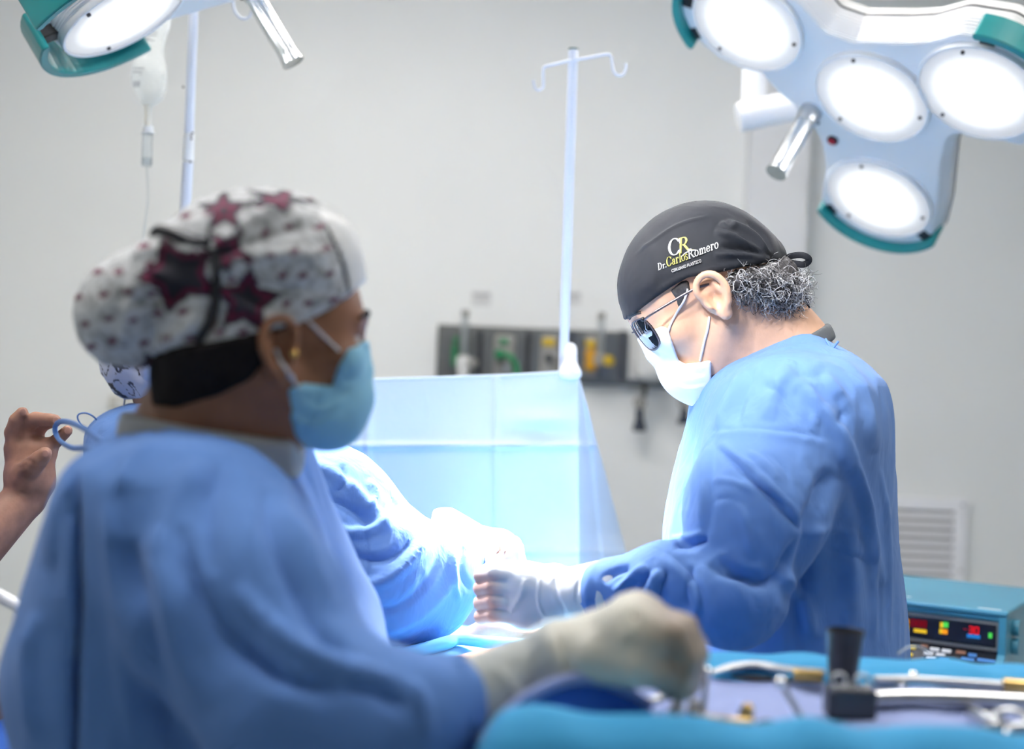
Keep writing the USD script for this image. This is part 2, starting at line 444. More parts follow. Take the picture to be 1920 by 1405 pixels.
# its arm at the ceiling
jb = V(plR.o - plR.n * .10 + plR.x * .02 + plR.y * .06)
arm = [jb, P(1560, 160, 2.95), P(1500, 196, 3.0)]
tR.add('yoke', tube([jb, P(1590, 150, 2.86), P(1490, 200, 3.0)], .022, 16), 'white_enamel', smooth=40)
tR.add('support_arm', cyl(P(1500, 195, 3.0), P(1384, 221, 3.0), .032, 28), 'white_enamel', smooth=40)
_e = P(1414, 205, 3.02)
tR.add('ceiling_tube', cyl(_e, (_e[0], _e[1], z1), .028, 28), 'white_enamel', smooth=40)
spotR = [spot(f'beam_{k}', tR.path, V(plR.o + plR.x * c[0] + plR.y * c[1] + plR.n * .03) - tR.base, FIELD + VD((.12, .06, .06)) - tR.base, LAMP_SPOT * .55, .05, 16.0, .8) for k, c in enumerate(podsR)]

# left lamp head
plL = Plane(C(230, 26, 2.26), (.51, -.86, -.03))
tL = Thing('surgical_lamp', 'surgical lamp head half out of the frame beside the drip bag', 'surgical lamp', plL.w(0, 0))
podL = plL.hit(230, 26)
handL = plL.hit(458, -38)
RL = .106
d = handL - podL
q_ = lambda u, v, w: (lambda d: np.array([d @ plL.x, d @ plL.y]))(np.array([u, v, w]))
pods_all = [podL, handL + q_(.20, .12, -.18), handL + q_(-.04, -.02, -.28)]
shapeL = unary_union([Point(*c).buffer(RL * 1.06, quad_segs=16) for c in pods_all] + [LineString([handL, c]).buffer(.075) for c in pods_all]).buffer(.03).buffer(-.06).buffer(.03)
bL = tL.add('housing', plL.put(housing(shapeL, .13, .012)), 'lamp_shell', smooth=50)
tL.add('seam', plL.put(shift(trimesh.creation.extrude_polygon(Polygon(shapeL.buffer(.0133).exterior.coords, [list(shapeL.buffer(.009).exterior.coords)]), .0025, engine='earcut'), 0, 0, -.066)), 'dark', parent=bL)
for c in pods_all: lamp_pod(tL, plL, c, RL)
handle_rod(tL, plL, handL, .0175, .165)
a0, a1 = arc3(plL, podL, (55, 80), (130, 120), (262, 70))
grab_bar(tL, plL, podL, RL * 1.3, a0, a1, z0=-.045, z1_=.02, posts=(a0 + 8, a1 - 8))
a0, a1 = arc3(plL, podL, (-150, 40), (-60, -30), (20, -110))
grab_bar(tL, plL, podL, RL * 1.72, a0, a1, z0=-.045, z1_=.02, posts=(a0 + 8, a1 - 8))
jb = V(plL.o - plL.n * .12 + plL.x * .15 + plL.y * .15)
tL.add('yoke', tube([jb, jb + (0, .1, .12), jb + (-.05, .15, .3)], .022, 16), 'white_enamel', smooth=40)
_e = jb + np.array((-.05, .15, .3))
tL.add('ceiling_tube', cyl(_e, (_e[0], _e[1], z1), .028, 28), 'white_enamel', smooth=40)
spotL = [spot(f'beam_{k}', tL.path, V(plL.o + plL.x * c[0] + plL.y * c[1] + plL.n * .03) - tL.base, FIELD + VD((.06, .0, -.02)) - tL.base, LAMP_SPOT * .21, .05, 19.0, .9) for k, c in enumerate(pods_all)]

# a third head, over the scrub nurse and out of the frame: it lights the surgeon's face and sleeve
oT = np.array([-.34, .98, .98])
aimT = np.array([.29, .05, 1.92])
plT = Plane(oT, aimT - oT, up=(0, 0, 1))
tT = Thing('surgical_lamp', 'satellite surgical lamp head above the scrub nurse, out of the frame', 'surgical lamp', V(oT))
podsT = [np.array([.15 * math.cos(q), .15 * math.sin(q)]) for q in (math.radians(90), math.radians(210), math.radians(330))]
shapeT = unary_union([Point(*c).buffer(RP * 1.06, quad_segs=16) for c in podsT]).buffer(.04).buffer(-.05).buffer(.01)
tT.add('housing', plT.put(housing(Polygon(shapeT.exterior), .10, .012)), 'lamp_shell', smooth=50)
for c in podsT: lamp_pod(tT, plT, c, RP)
handle_rod(tT, plT, np.array([0.0, 0.0]), .0175, .14)
jb = V(oT - plT.n * .09)
tT.add('yoke', tube([jb, jb + (-.03, -.04, .12), jb + (-.05, -.05, .25)], .022, 16), 'white_enamel', smooth=40)
_e = jb + np.array((-.05, -.05, .25))
tT.add('ceiling_tube', cyl(_e, (_e[0], _e[1], z1), .028, 28), 'white_enamel', smooth=40)
spotT = [spot(f'beam_{k}', tT.path, V(oT + plT.x * c[0] + plT.y * c[1] + plT.n * .03) - tT.base, V(aimT) - tT.base, LAMP_SPOT * .125, .05, 15.0, .8) for k, c in enumerate(podsT)]
# ------------------------------------------------------------------ things on the back wall
WY = 4.40
def wallbox(x0, y0, x1, y1, depth, r=.004, off=0.0):
    """upright box on the back wall whose front face covers the pixel rectangle (its own edges follow the room's upright)"""
    Y = WY - off - depth
    a, b = P((x0 + x1) / 2, (y0 + y1) / 2, Y), (abs(x1 - x0) / FPX * Y / 2, abs(y1 - y0) / FPX * Y / 2)
    return round_box(np.array([a[0] - b[0], Y, a[2] - b[1]]), np.array([a[0] + b[0], WY - off, a[2] + b[1]]), r)

M['gas_plate'] = mat('gas_plate', (.14, .145, .14), .35, noise=(5, .12), metallic=.5)
M['gas_dark'] = mat('gas_dark', (.035, .037, .04), .4)
M['gas_cover'] = mat('gas_cover', (.30, .29, .27), .45, noise=(8, .05))
M['green'] = mat('green_plastic', (.01, .19, .07), .4, noise=(9, .08))
M['yellow'] = mat('yellow_plastic', (.62, .42, .02), .4, noise=(9, .08))
M['amber'] = mat('amber_plastic', (.60, .30, .01), .4, noise=(9, .08))
M['navy'] = mat('navy_rubber', (.012, .022, .045), .5, noise=(20, .15))
M['paper'] = mat('paper_label', (.66, .66, .65), .8, noise=(15, .02))
M['ink'] = mat('ink', (.05, .05, .06), .8)
M['ink_grey'] = mat('ink_grey', (.42, .42, .43), .8)
M['clear'] = usdkit.material(stage, '/World/Looks/clear_plastic', {
    'f': ('fresnel', {'IOR': 1.3}), 't': ('transparent_bsdf', {'color': (.93, .95, .96)}), 'g': ('glossy_bsdf', {'color': (1, 1, 1), 'roughness': .12}), 'x': ('mix_closure', {}),
    'd': ('translucent_bsdf', {'color': (.85, .88, .9)}), 'y': ('mix_closure', {'fac': .22})},
    [('f.fac', 'x.fac'), ('t.BSDF', 'x.closure1'), ('g.BSDF', 'x.closure2'), ('x.closure', 'y.closure1'), ('d.BSDF', 'y.closure2')], surface='y.closure')

ctr = wallbox(819, 619, 1250, 719, .04).bounds.mean(0)
t = Thing('medical_gas_panel', 'long grey medical gas outlet panel on the back wall behind the blue drape', 'gas outlet panel', ctr)
bp = t.add('back_plate', wallbox(819, 617, 1262, 719, .03), 'gas_plate')
# narrow dark gaps and raised modules
for x0_, x1_ in ((824, 893), (906, 984), (996, 1050), (1090, 1154), (1180, 1254)):
    t.add('module', wallbox(x0_, 623, x1_, 713, .045), 'gas_plate' if x0_ != 1180 else 'paper')
for x in (899, 990, 1070, 1167):
    t.add('gap_strip', wallbox(x - 5, 620, x + 5, 716, .034, .002), 'gas_dark', parent=bp)
for x0_, x1_, m_ in ((925, 966, 'gas_cover'), (1012, 1048, 'gas_cover'), (1096, 1122, 'gas_cover')):
    t.add('outlet_cover', wallbox(x0_, 628, x1_, 708, .055, .012), m_)
for x, y, w_, h_, m_ in ((855, 637, 5, 6, 'green'), (945, 641, 9, 6, 'green'), (1029, 642, 12, 8, 'yellow'), (1108, 645, 10, 7, 'yellow')):
    t.add('gas_label', wallbox(x - w_, y - h_, x + w_, y + h_, .062, .006), m_, label={'green': 'green colour tag', 'yellow': 'yellow colour tag'}[m_])
for x, y in ((1029, 672),):
    c = P(x, y, WY - .055)
    t.add('outlet_socket', cyl(c, c - np.array((0, .02, 0)), .013, 20), 'gas_dark')

def flowmeter(x, y0_, y1_, knob, ml, label):
    """a clear tube standing in front of an outlet, with its knob and adaptor"""
    Y = WY - .115
    top, mid = P(x, y0_, Y), P(x + 3, y1_, Y)
    t = Thing('flowmeter', label, 'flowmeter', mid)
    t.add('gauge_tube', cyl((mid[0], Y, mid[2]), (mid[0], Y, top[2]), .0105, 20), 'clear', smooth=40)
    t.add('tube_core', cyl((mid[0], Y, mid[2]), (mid[0], Y, top[2] - .01), .004, 10), 'steel_dull')
    t.add('tube_cap', cyl((mid[0], Y, top[2] - .012), (mid[0], Y, top[2] + .006), .012, 20), 'gas_cover')
    t.add('valve_body', cat(cyl((mid[0], Y, mid[2] - .035), (mid[0], Y, mid[2] + .004), .015, 24), cyl((mid[0] - .018, WY - .045, mid[2] - .018), (mid[0] - .004, Y, mid[2] - .018), .010, 16)), 'gas_cover')
    k = mid + np.array((.018, 0, -.02))
    t.add('knob', lathe([(0, 0), (.014, 0), (.016, .006), (.015, .022), (0, .024)], k, (.75, -.66, 0), 20), ml, smooth=30)
    return t, mid
fm, c1 = flowmeter(866, 585, 668, 'green', 'gas_cover', 'clear upright flowmeter tube at the green tagged end of the gas panel')
fm.add('humidifier_bottle', lathe([(0, 0), (.013, 0), (.022, .07), (.018, .085), (0, .088)], c1 + np.array((0, 0, -.085)), (0, 0, 1), 24), 'paper', smooth=30, label='pale tapering bottle cup')
c = P(853, 666, WY - .075)
fm.add('side_lever', round_box(c - (.009, .02, .035), c + (.009, .02, .035), .008), 'green', label='dark green lever')
fm2, c2 = flowmeter(1122, 590, 664, 'yellow', 'yellow', 'clear upright flowmeter tube with round yellow knob in the amber gas outlet')
c = P(1108, 675, WY - .075)
fm2.add('adaptor', round_box(c - (.018, .02, .034), c + (.018, .02, .034), .012), 'amber', label='amber plug adaptor')
# green plug with its bent hose
a = P(937, 665, WY - .07)
t = Thing('gas_hose', 'bent green hose plugged into the second outlet of the gas panel', 'hose', a)
t.add('plug', cyl(a + (0, .02, 0), a + (0, -.025, 0), .016, 20), 'green', smooth=30)
t.add('hose', tube([a + (0, -.02, 0), a + (.012, -.05, -.002), P(955, 668, WY - .13), P(966, 684, WY - .13), P(969, 705, WY - .13), P(970, 735, WY - .12), P(960, 800, WY - .1)], .010, 14), 'green', smooth=True)
c = P(950, 690, WY - .075)
t = Thing('outlet_adaptor', 'small pale grey adaptor block under the bend of the green hose', 'adaptor', c)
t.add('block', round_box(c - (.018, .018, .018), c + (.018, .018, .018), .006), 'gas_cover')
t.add('stub', cyl(c + (0, -.016, 0), c + (0, -.035, 0), .008, 16), 'steel_dull')

# pale round jar on the last module and the dark suction ends hanging below the panel
c = P(1222, 664, WY - .10)
t = Thing('suction_regulator', 'pale rounded suction regulator at the right end of the gas panel beside the surgeon\'s mask', 'suction regulator', c)
t.add('body', round_box(c - (.052, .05, .085), c + (.052, .05, .085), .035), 'paper', smooth=50)
g = t.add('gauge', lathe([(0, 0), (.028, 0), (.028, .012), (.024, .016), (0, .016)], c + np.array((.012, -.05, .02)), (0, -1, 0), 28), 'gas_cover', smooth=30)
t.add('gauge_needle', boxm(c + np.array((.010, -.068, .02)), c + np.array((.014, -.0665, .042))), 'ink', parent=g)
t.add('outlet_pipe', cyl(c + np.array((-.018, -.01, -.082)), c + np.array((-.018, -.01, -.13)), .007, 14), 'gas_dark')
def hanger(px, y0_, y1_, label, wide=1.0):
    Y = WY - .06
    a, b = P(px, y0_, Y), P(px - 1, y1_, Y)
    t = Thing('hanging_connector', label, 'tubing connector', a)
    t.add('hook', tube([a + (0, .06, .02), a + (0, .02, .025), a + (0, 0, .015), a + (0, -.004, -.005)], .004, 8), 'steel_dull', smooth=True)
    t.add('clip', cat(cyl(a + (0, 0, .002), a + (0, 0, -.03), .008, 14), trimesh.creation.torus(.016 * wide, .004, 20, 8).apply_transform(trimesh.transformations.rotation_matrix(math.pi / 2, (1, 0, 0))).apply_translation(a + (0, 0, -.012))), 'gas_cover', smooth=40)
    L = a[2] - .03 - b[2]
    t.add('sleeve', lathe([(0, 0), (.020, 0), (.021, .01), (.012, L * .55), (.012, L - .004), (.009, L), (0, L)], (b[0], Y, b[2]), (a[0] - b[0], 0, a[2] - .03 - b[2]), 20), 'navy', smooth=40)
hanger(1200, 748, 809, 'navy blue hanging tube end with a pale loop straight below the gas panel')
hanger(1284, 748, 796, 'navy blue hanging tube end half hidden by the surgeon\'s gown front')
for x0_, y0_, x1_, y1_, lb in ((884, 547, 921, 574, 'faint paper notice on the wall above the green tagged outlets'), (1050, 547, 1090, 572, 'faint paper notice on the wall behind the white drip pole')):
    m_ = wallbox(x0_, y0_, x1_, y1_, .0015, .0005)
    t = Thing('wall_notice', lb, 'notice', m_.bounds.mean(0))
    sh = t.add('sheet', m_, 'paper')
    t.add('print', cat(wallbox(x0_ + 3, y0_ + 3, x1_ - 3, y0_ + 9, .0005, .0002, off=.0016), wallbox(x0_ + 8, y0_ + 17, x1_ - 8, y0_ + 19, .0005, .0002, off=.0016)), 'ink_grey', parent=sh)
# small socket plate at the left, half behind the helper's cap
m_ = wallbox(204, 744, 292, 770, .02, .004)
t = Thing('wall_outlet', 'beige wall outlet strip between the doodle cap and the blue gown at left', 'wall outlet', m_.bounds.mean(0))
M['beige'] = mat('beige_plastic', (.55, .53, .47), .5, noise=(10, .03))
pl_ = t.add('plate', m_, 'beige')
for k in range(3):
    t.add('socket', wallbox(214 + 26 * k, 750, 232 + 26 * k, 765, .004, .0015, off=.0195), 'paper', parent=pl_)

# ventilation grille low on the wall
gx0, gx1, gy0, gy1 = 1560, 1812, 928, 1125
a, b = P(gx0, gy0, WY - .02), P(gx1, gy1 + 10, WY - .02)
c = np.array([(a[0] + b[0]) / 2, WY, (a[2] + b[2]) / 2])
hw, hh = (gx1 - gx0) / FPX * WY / 2, (gy1 - gy0) / FPX * WY / 2
M['grille'] = mat('grille_white', (.84, .84, .87), .45, noise=(6, .02))
M['grille_dark'] = mat('grille_inside', (.045, .05, .05), .7)
t = Thing('ventilation_grille', 'white louvred ventilation grille low on the back wall behind the surgeon', 'ventilation grille', c)
def gb(x0_, z0_, x1_, z1_, y0_=.0, y1_=.02):
    return round_box(np.array([c[0] + x0_, WY - y1_, c[2] + z0_]), np.array([c[0] + x1_, WY - y0_, c[2] + z1_]), .002)
fw = .038
t.add('frame', cat(gb(-hw, hh - fw, hw, hh), gb(-hw, -hh, hw, -hh + fw), gb(-hw, -hh + fw, -hw + fw, hh - fw), gb(hw - fw, -hh + fw, hw, hh - fw)), 'grille')
t.add('backing', gb(-hw + .01, -hh + .01, hw - .01, hh - .01, 0, .003), 'grille_dark')
n = 9
for k in range(n):
    z = hh - fw - (k + .62) * (2 * hh - 2 * fw) / n
    s = boxm(np.array([-hw + fw * .98, -.0012, -.011]), np.array([hw - fw * .98, .0012, .011]))
    s.apply_transform(trimesh.transformations.rotation_matrix(math.radians(-40), (1, 0, 0)))
    s.apply_translation((c[0], WY - .013, c[2] + z))
    t.add('slat', s, 'grille')
for sx, sz in ((1, -.35), (1, .9)):
    q = np.array([c[0] + sx * (hw - fw * .45), WY - .02, c[2] + hh * sz])
    t.add('screw', lathe([(0, 0), (.006, 0), (.005, .003), (0, .004)], q, (0, -1, 0), 14), 'steel_dull')

# white rail at the left edge
a, b = P(-60, 1085, 2.6), P(62, 1152, 2.6)
t = Thing('support_rail', 'white slanting tubular rail at the left edge beside the blue gown', 'rail', b)
t.add('rail_tube', cyl(a, b, .012, 20), 'white_enamel', smooth=40)
bb = P(98, 1172, 2.60)
t.add('joint', tube([b, (b + bb) / 2, bb], .011, 14), 'steel_dull', smooth=40)
e = P(-60, 1085, 2.6)
t.add('post', cyl(e, (e[0], e[1], 0.02), .014, 20), 'white_enamel', smooth=40)
t.add('foot_plate', lathe([(0, 0), (.14, 0), (.14, .012), (.03, .02), (0, .02)], (e[0], e[1], 0), (0, 0, 1), 32), 'steel_dull', smooth=30)

# ------------------------------------------------------------------ drip poles, drip bag
M['pole'] = mat('pole_paint', (.74, .78, .88), .3, noise=(14, .03), coat_weight=.3)
M['tape'] = mat('white_tape', (.86, .86, .85), .6, noise=(20, .04), bump=(80, .3, 3))
M['chip'] = mat('bare_chip', (.12, .11, .11), .5)
M['cap_dark'] = mat('cap_dark', (.02, .06, .06), .4)

def pole_base(t, x, y):
    for k in range(5):
        q = 2 * math.pi * k / 5 + .3
        e = np.array([x + .20 * math.cos(q), y + .20 * math.sin(q), .07])
        l = t.add('foot', cyl((x, y, .11), e, .013, 14), 'pole')
        t.add('castor', cat(cyl(e + (0, -.012, -.045), e + (0, .012, -.045), .025, 18), cyl(e, e + (0, 0, -.03), .008, 10)), 'black', parent=l)
    t.add('hub', cyl((x, y, .08), (x, y, .16), .03, 24), 'pole')

YP = 2.53
top, low = P(1075, 94, YP), P(1068, 700, YP)
t = Thing('drip_pole', 'white drip pole with two bent hooks holding up the blue drape screen', 'drip pole', (low[0], YP, 0))
t.add('pole_tube', cyl((low[0], YP, .1), top, .0088, 24), 'pole', smooth=40)
t.add('end_cap', lathe([(0, 0), (.009, 0), (.009, .003), (0, .004)], top, (0, 0, 1), 20), 'cap_dark')
hz = lambda *q: [P(x, y, YP - .012 + dy) for x, y, dy in q]
t.add('hook', tube(hz((1078, 112, 0), (1105, 108, .0), (1135, 102, .0), (1146, 106, 0), (1148, 120, 0), (1150, 133, 0), (1158, 141, 0), (1168, 140, 0), (1173, 130, 0), (1174, 119, 0)), .0024, 10), 'pole', smooth=True)
t.add('hook', tube(hz((1070, 113, 0), (1050, 118, 0), (1025, 124, 0), (1019, 130, 0), (1019, 150, 0), (1018, 163, 0), (1010, 169, 0), (1003, 164, 0), (1000, 150, 0)), .0024, 10), 'pole', smooth=True)
pole_base(t, low[0], YP)
YL = 2.55
top, low = P(366, -70, YL), P(336, 760, YL)
t = Thing('drip_pole', 'pale blue white drip pole behind the nurse in the patterned cap', 'drip pole', (low[0], YL, 0))
def on_pole(y): return top + (low - top) * (y + 70) / 830.0
t.add('outer_tube', cyl((low[0] - .03, YL, .1), on_pole(305), .0098, 24), 'pole', smooth=40)
t.add('inner_tube', cyl(on_pole(300), top, .0086, 24), 'pole', smooth=40)
t.add('collar', cyl(on_pole(302), on_pole(250), .0100, 24), 'tape', smooth=40)
for x, y in ((363, 251), (361, 256), (361, 262), (359, 305), (355, 5), (346, 165)):
    q = on_pole(y) + VD(((x - (366 - 30 * (y + 70) / 830)) / FPX * YL, 0, -.0092))
    t.add('chip_mark', trimesh.creation.icosphere(1, .0022).apply_scale((1, .4, 1)).apply_translation(q), 'chip')
t.add('hook', tube([P(366, -30, YL), P(400, -60, YL), P(432, -45, YL), P(436, 0, YL), P(441, 22, YL), P(454, 35, YL), P(468, 30, YL), P(474, 12, YL)], .0026, 10), 'pole', smooth=True)
t.add('hook', tube([P(366, -30, YL), P(330, -70, YL), P(306, -60, YL), P(300, -20, YL), P(306, 0, YL), P(318, 2, YL), P(326, -14, YL)], .0026, 10), 'pole', smooth=True)
pole_base(t, low[0] - .03, YL)

# drip bag: lofted sections (px centre x, y, half width px, half depth m)
YB = 2.55
def loft(rows, Y, n=36, power=2.2):
    """rows: (px, py, half width px, half depth m) -> closed tube of superelliptic sections, stacked down the picture"""
    ang = np.arange(n) * 2 * np.pi / n
    ca, sa = np.cos(ang), np.sin(ang)
    ca, sa = np.sign(ca) * abs(ca) ** (2 / power), np.sign(sa) * abs(sa) ** (2 / power)
    v = []
    for x, y, hw_, hd in rows:
        c = C(x, y, Y)
        v.append(np.stack([c[0] + ca * hw_ / FPX * Y, np.full(n, c[1]), Y + sa * hd], -1))
    v = np.vstack(v + [C(rows[0][0], rows[0][1], Y)[None], C(rows[-1][0], rows[-1][1], Y)[None]])
    k = len(rows)
    i, j = np.meshgrid(np.arange(k - 1), np.arange(n), indexing='ij')
    q = np.stack([i * n + j, i * n + (j + 1) % n, (i + 1) * n + (j + 1) % n, (i + 1) * n + j], -1).reshape(-1, 4)
    f = np.vstack([q[:, [0, 1, 2]], q[:, [0, 2, 3]], [[k * n, (j_ + 1) % n, j_] for j_ in range(n)], [[k * n + 1, (k - 1) * n + j_, (k - 1) * n + (j_ + 1) % n] for j_ in range(n)]])
    m = trimesh.Trimesh(V(v), f, process=False)
    m.fix_normals()
    return m
rows = [(314, -24, 16, .004), (314, 2, 18, .003), (306, 14, 14, .008), (299, 30, 20, .012), (294, 50, 23, .014), (288, 75, 22, .014), (283, 100, 25, .016), (280, 125, 31, .018), (280, 145, 33, .019), (281, 165, 31, .018), (281, 180, 26, .014), (279, 192, 18, .010), (278, 198, 10, .006)]
rr = np.array(rows); tt = np.linspace(0, 1, 60)
from scipy.interpolate import PchipInterpolator
rows2 = PchipInterpolator(np.linspace(0, 1, len(rr)), rr)(tt)
M['bag'] = usdkit.material(stage, '/World/Looks/bag_film', {
    'tc': ('texture_coordinate', {}), 'n': ('noise_texture', {'scale': 38.0, 'detail': 3.0, 'distortion': 1.2}), 'b': ('bump', {'strength': .9, 'distance': .006}),
    't': ('transparent_bsdf', {'color': (.95, .96, .96)}), 'g': ('glossy_bsdf', {'color': (1, 1, 1), 'roughness': .12}), 'd': ('translucent_bsdf', {'color': (.92, .94, .94)}), 'f': ('fresnel', {'IOR': 1.45}),
    'x': ('mix_closure', {}), 'y': ('mix_closure', {'fac': .55})},
    [('tc.object', 'n.vector'), ('n.fac', 'b.height'), ('b.normal', 'g.normal'), ('b.normal', 'f.normal') if False else ('b.normal', 'd.normal'), ('f.fac', 'x.fac'), ('t.BSDF', 'x.closure1'), ('g.BSDF', 'x.closure2'), ('x.closure', 'y.closure1'), ('d.BSDF', 'y.closure2')], surface='y.closure')
M['cream'] = mat('cream_rubber', (.80, .76, .66), .5, noise=(20, .03))
hk = P(314, 0, YB)
t = Thing('drip_bag', 'clear crumpled drip bag with drip chamber and line hanging beside the left lamp', 'drip bag', hk)
bm = loft(rows2, YB)
n_ = meshkit.arrays(bm, True)[2]
bm.vertices += n_ * (meshkit.fbm(bm.vertices * 40, 3, 3)[:, None] - .5) * .006
bag = t.add('bag', bm, 'bag', smooth=True)
# printed marks: lines of small type, a bar code
Yf = YB - .0185
def mark(x0_, y0_, x1_, y1_, tilt=0):
    c_ = C((x0_ + x1_) / 2, (y0_ + y1_) / 2, Yf)
    hw_, hh_ = abs(x1_ - x0_) / 2 / FPX * Yf, abs(y1_ - y0_) / 2 / FPX * Yf
    m_ = boxm(np.array([-hw_, -hh_, -.0003]), np.array([hw_, hh_, .0003]))
    m_.apply_transform(trimesh.transformations.rotation_matrix(math.radians(tilt), (0, 0, 1)))
    m_.vertices = V(m_.vertices + c_)
    return m_
ms = []
for (x, y, w_) in ((266, 48, 14), (287, 50, 10), (265, 61, 30), (259, 72, 20), (250, 128, 18), (249, 135, 18), (262, 140, 6)):
    k = x
    while k < x + w_:
        l = float(RNG.uniform(2, 4)); ms.append(mark(k, y - 1.1, k + l, y + 1.1, -6)); k += l + 1
t.add('small_print', cat(ms), 'ink_grey', parent=bag)
t.add('print_line', cat(mark(266, 65.5, 294, 66.3, -4), mark(262, 74.5, 290, 75.3, -4)), 'ink', parent=bag)
t.add('bar_code', cat([mark(250 + k * 2.2, 152, 251.2 + k * 2.2, 163, -6) for k in range(6)]), 'ink_grey', parent=bag)
def vc(x0_, y0_, x1_, y1_, r, r2=None): return cyl(P(x0_, y0_, YB), P(x1_, y1_, YB), r, 24, r2)
t.add('port_tube', vc(277, 196, 277, 238, .0058), 'cream', smooth=40)
t.add('spike_collar', cat(vc(277, 237, 277, 249, .0098), vc(277, 247, 277, 251, .0115)), 'tape', smooth=40)
ch = t.add('drip_chamber', vc(277, 251, 275, 312, .0096), 'clear', smooth=40)
t.add('fluid', vc(276, 296, 275, 309, .0085), 'clear', parent=ch)
t.add('line', tube([P(275, 311, YB), P(277, 345, YB), P(277, 380, YB), P(272, 420, YB), P(267, 470, YB), P(262, 560, YB), P(245, 640, YB), P(235, 720, YB), P(250, 900, YB), P(330, 1000, YB + .1)], .0020, 8), 'clear', smooth=True)
t.add('hanging_loop', tube([P(312, -18, YB), P(316, -30, YB), P(324, -24, YB), P(322, -8, YB), P(312, -10, YB)], .002, 8), 'tape', smooth=True)
# ------------------------------------------------------------------ implicit modelling (for people and cloth), in camera-aligned metres
def nets(f, lo, hi, h):
    """surface nets: f(points) < 0 inside. Evaluated only near the surface."""
    lo, hi = np.minimum(lo, hi).astype(float), np.maximum(lo, hi).astype(float)
    B = 4
    nb = np.ceil((hi - lo) / (h * B)).astype(int)
    n = nb * B + 1
    ax = [lo[i] + h * np.arange(n[i]) for i in range(3)]
    # coarse pass at block centres
    cx = [lo[i] + h * (B * np.arange(nb[i]) + B / 2) for i in range(3)]
    g = np.stack(np.meshgrid(*cx, indexing='ij'), -1).reshape(-1, 3)
    d = np.concatenate([f(g[i:i + 400000]) for i in range(0, len(g), 400000)]).reshape(nb)
    near = np.abs(d) < h * B * 1.9
    val = np.repeat(np.repeat(np.repeat(d, B, 0), B, 1), B, 2)
    full = np.empty(n, np.float32)
    full[:-1, :-1, :-1] = val
    full[-1] = full[-2]; full[:, -1] = full[:, -2]; full[:, :, -1] = full[:, :, -2]
    need = np.zeros(n, bool)
    r = np.repeat(np.repeat(np.repeat(near, B, 0), B, 1), B, 2)
    for a in (0, 1):
        for b in (0, 1):
            for c in (0, 1):
                need[a:n[0] - 1 + a, b:n[1] - 1 + b, c:n[2] - 1 + c] |= r
    idx = np.argwhere(need)
    vals = np.empty(len(idx), np.float32)
    for i in range(0, len(idx), 400000):
        q = idx[i:i + 400000]
        vals[i:i + 400000] = f(lo + q * h)
    full[need] = vals
    # closed at the border
    full[0] = np.maximum(full[0], h * .3); full[-1] = np.maximum(full[-1], h * .3)
    full[:, 0] = np.maximum(full[:, 0], h * .3); full[:, -1] = np.maximum(full[:, -1], h * .3)
    full[:, :, 0] = np.maximum(full[:, :, 0], h * .3); full[:, :, -1] = np.maximum(full[:, :, -1], h * .3)
    s = full < 0
    cnt = np.zeros(n - 1, np.int8)
    for a, b, c in np.ndindex(2, 2, 2):
        cnt += s[a:n[0] - 1 + a, b:n[1] - 1 + b, c:n[2] - 1 + c]
    act = (cnt > 0) & (cnt < 8)
    cells = np.argwhere(act)
    ids = np.full(n - 1, -1, np.int64)
    ids[act] = np.arange(len(cells))
    corner = {o: full[cells[:, 0] + o[0], cells[:, 1] + o[1], cells[:, 2] + o[2]] for o in np.ndindex(2, 2, 2)}
    acc, num = np.zeros((len(cells), 3)), np.zeros(len(cells))
    for o in np.ndindex(2, 2, 2):
        for k in range(3):
            if o[k]: continue
            o2 = tuple(1 if i == k else o[i] for i in range(3))
            a, b = corner[o], corner[o2]
            x = (a < 0) != (b < 0)
            t = np.where(x, a / np.where(x, a - b, 1), 0)
            p = np.tile(np.array(o, float), (len(cells), 1)); p[:, k] += t
            acc[x] += p[x]; num[x] += 1
    v = lo + h * (cells + acc / num[:, None])
    faces = []
    for k in range(3):
        i, j = (k + 1) % 3, (k + 2) % 3
        sl0 = [slice(None)] * 3; sl1 = [slice(None)] * 3
        sl0[k], sl1[k] = slice(0, -1), slice(1, None)
        x = s[tuple(sl0)] != s[tuple(sl1)]
        e = np.argwhere(x)
        e = e[(e[:, i] > 0) & (e[:, j] > 0) & (e[:, i] < n[i] - 1) & (e[:, j] < n[j] - 1)]
        sgn = s[tuple(sl0)][e[:, 0], e[:, 1], e[:, 2]]
        def cell(di, dj):
            q = e.copy(); q[:, i] += di; q[:, j] += dj
            return ids[q[:, 0], q[:, 1], q[:, 2]]
        q = np.stack([cell(-1, -1), cell(0, -1), cell(0, 0), cell(-1, 0)], 1)
        q[~sgn] = q[~sgn][:, ::-1]
        faces.append(q)
    q = np.vstack(faces)
    q = q[(q >= 0).all(1)]
    f_ = np.vstack([q[:, [0, 1, 2]], q[:, [0, 2, 3]]])
    return trimesh.Trimesh(v, f_, process=False)

def sm(a, b, k):
    """smooth union"""
    if k <= 0: return np.minimum(a, b)
    h = np.clip(.5 + .5 * (b - a) / k, 0, 1)
    return b + (a - b) * h - k * h * (1 - h)

def smx(a, b, k):
    return -sm(-a, -b, k)

def cone(p, a, b, ra, rb):
    a, b = np.asarray(a, float), np.asarray(b, float)
    ba = b - a
    t = np.clip(((p - a) @ ba) / (ba @ ba), 0, 1)
    return np.linalg.norm(p - a - t[:, None] * ba, axis=1) - (ra + (rb - ra) * t)

def ball(p, c, r):
    return np.linalg.norm(p - np.asarray(c), axis=1) - r

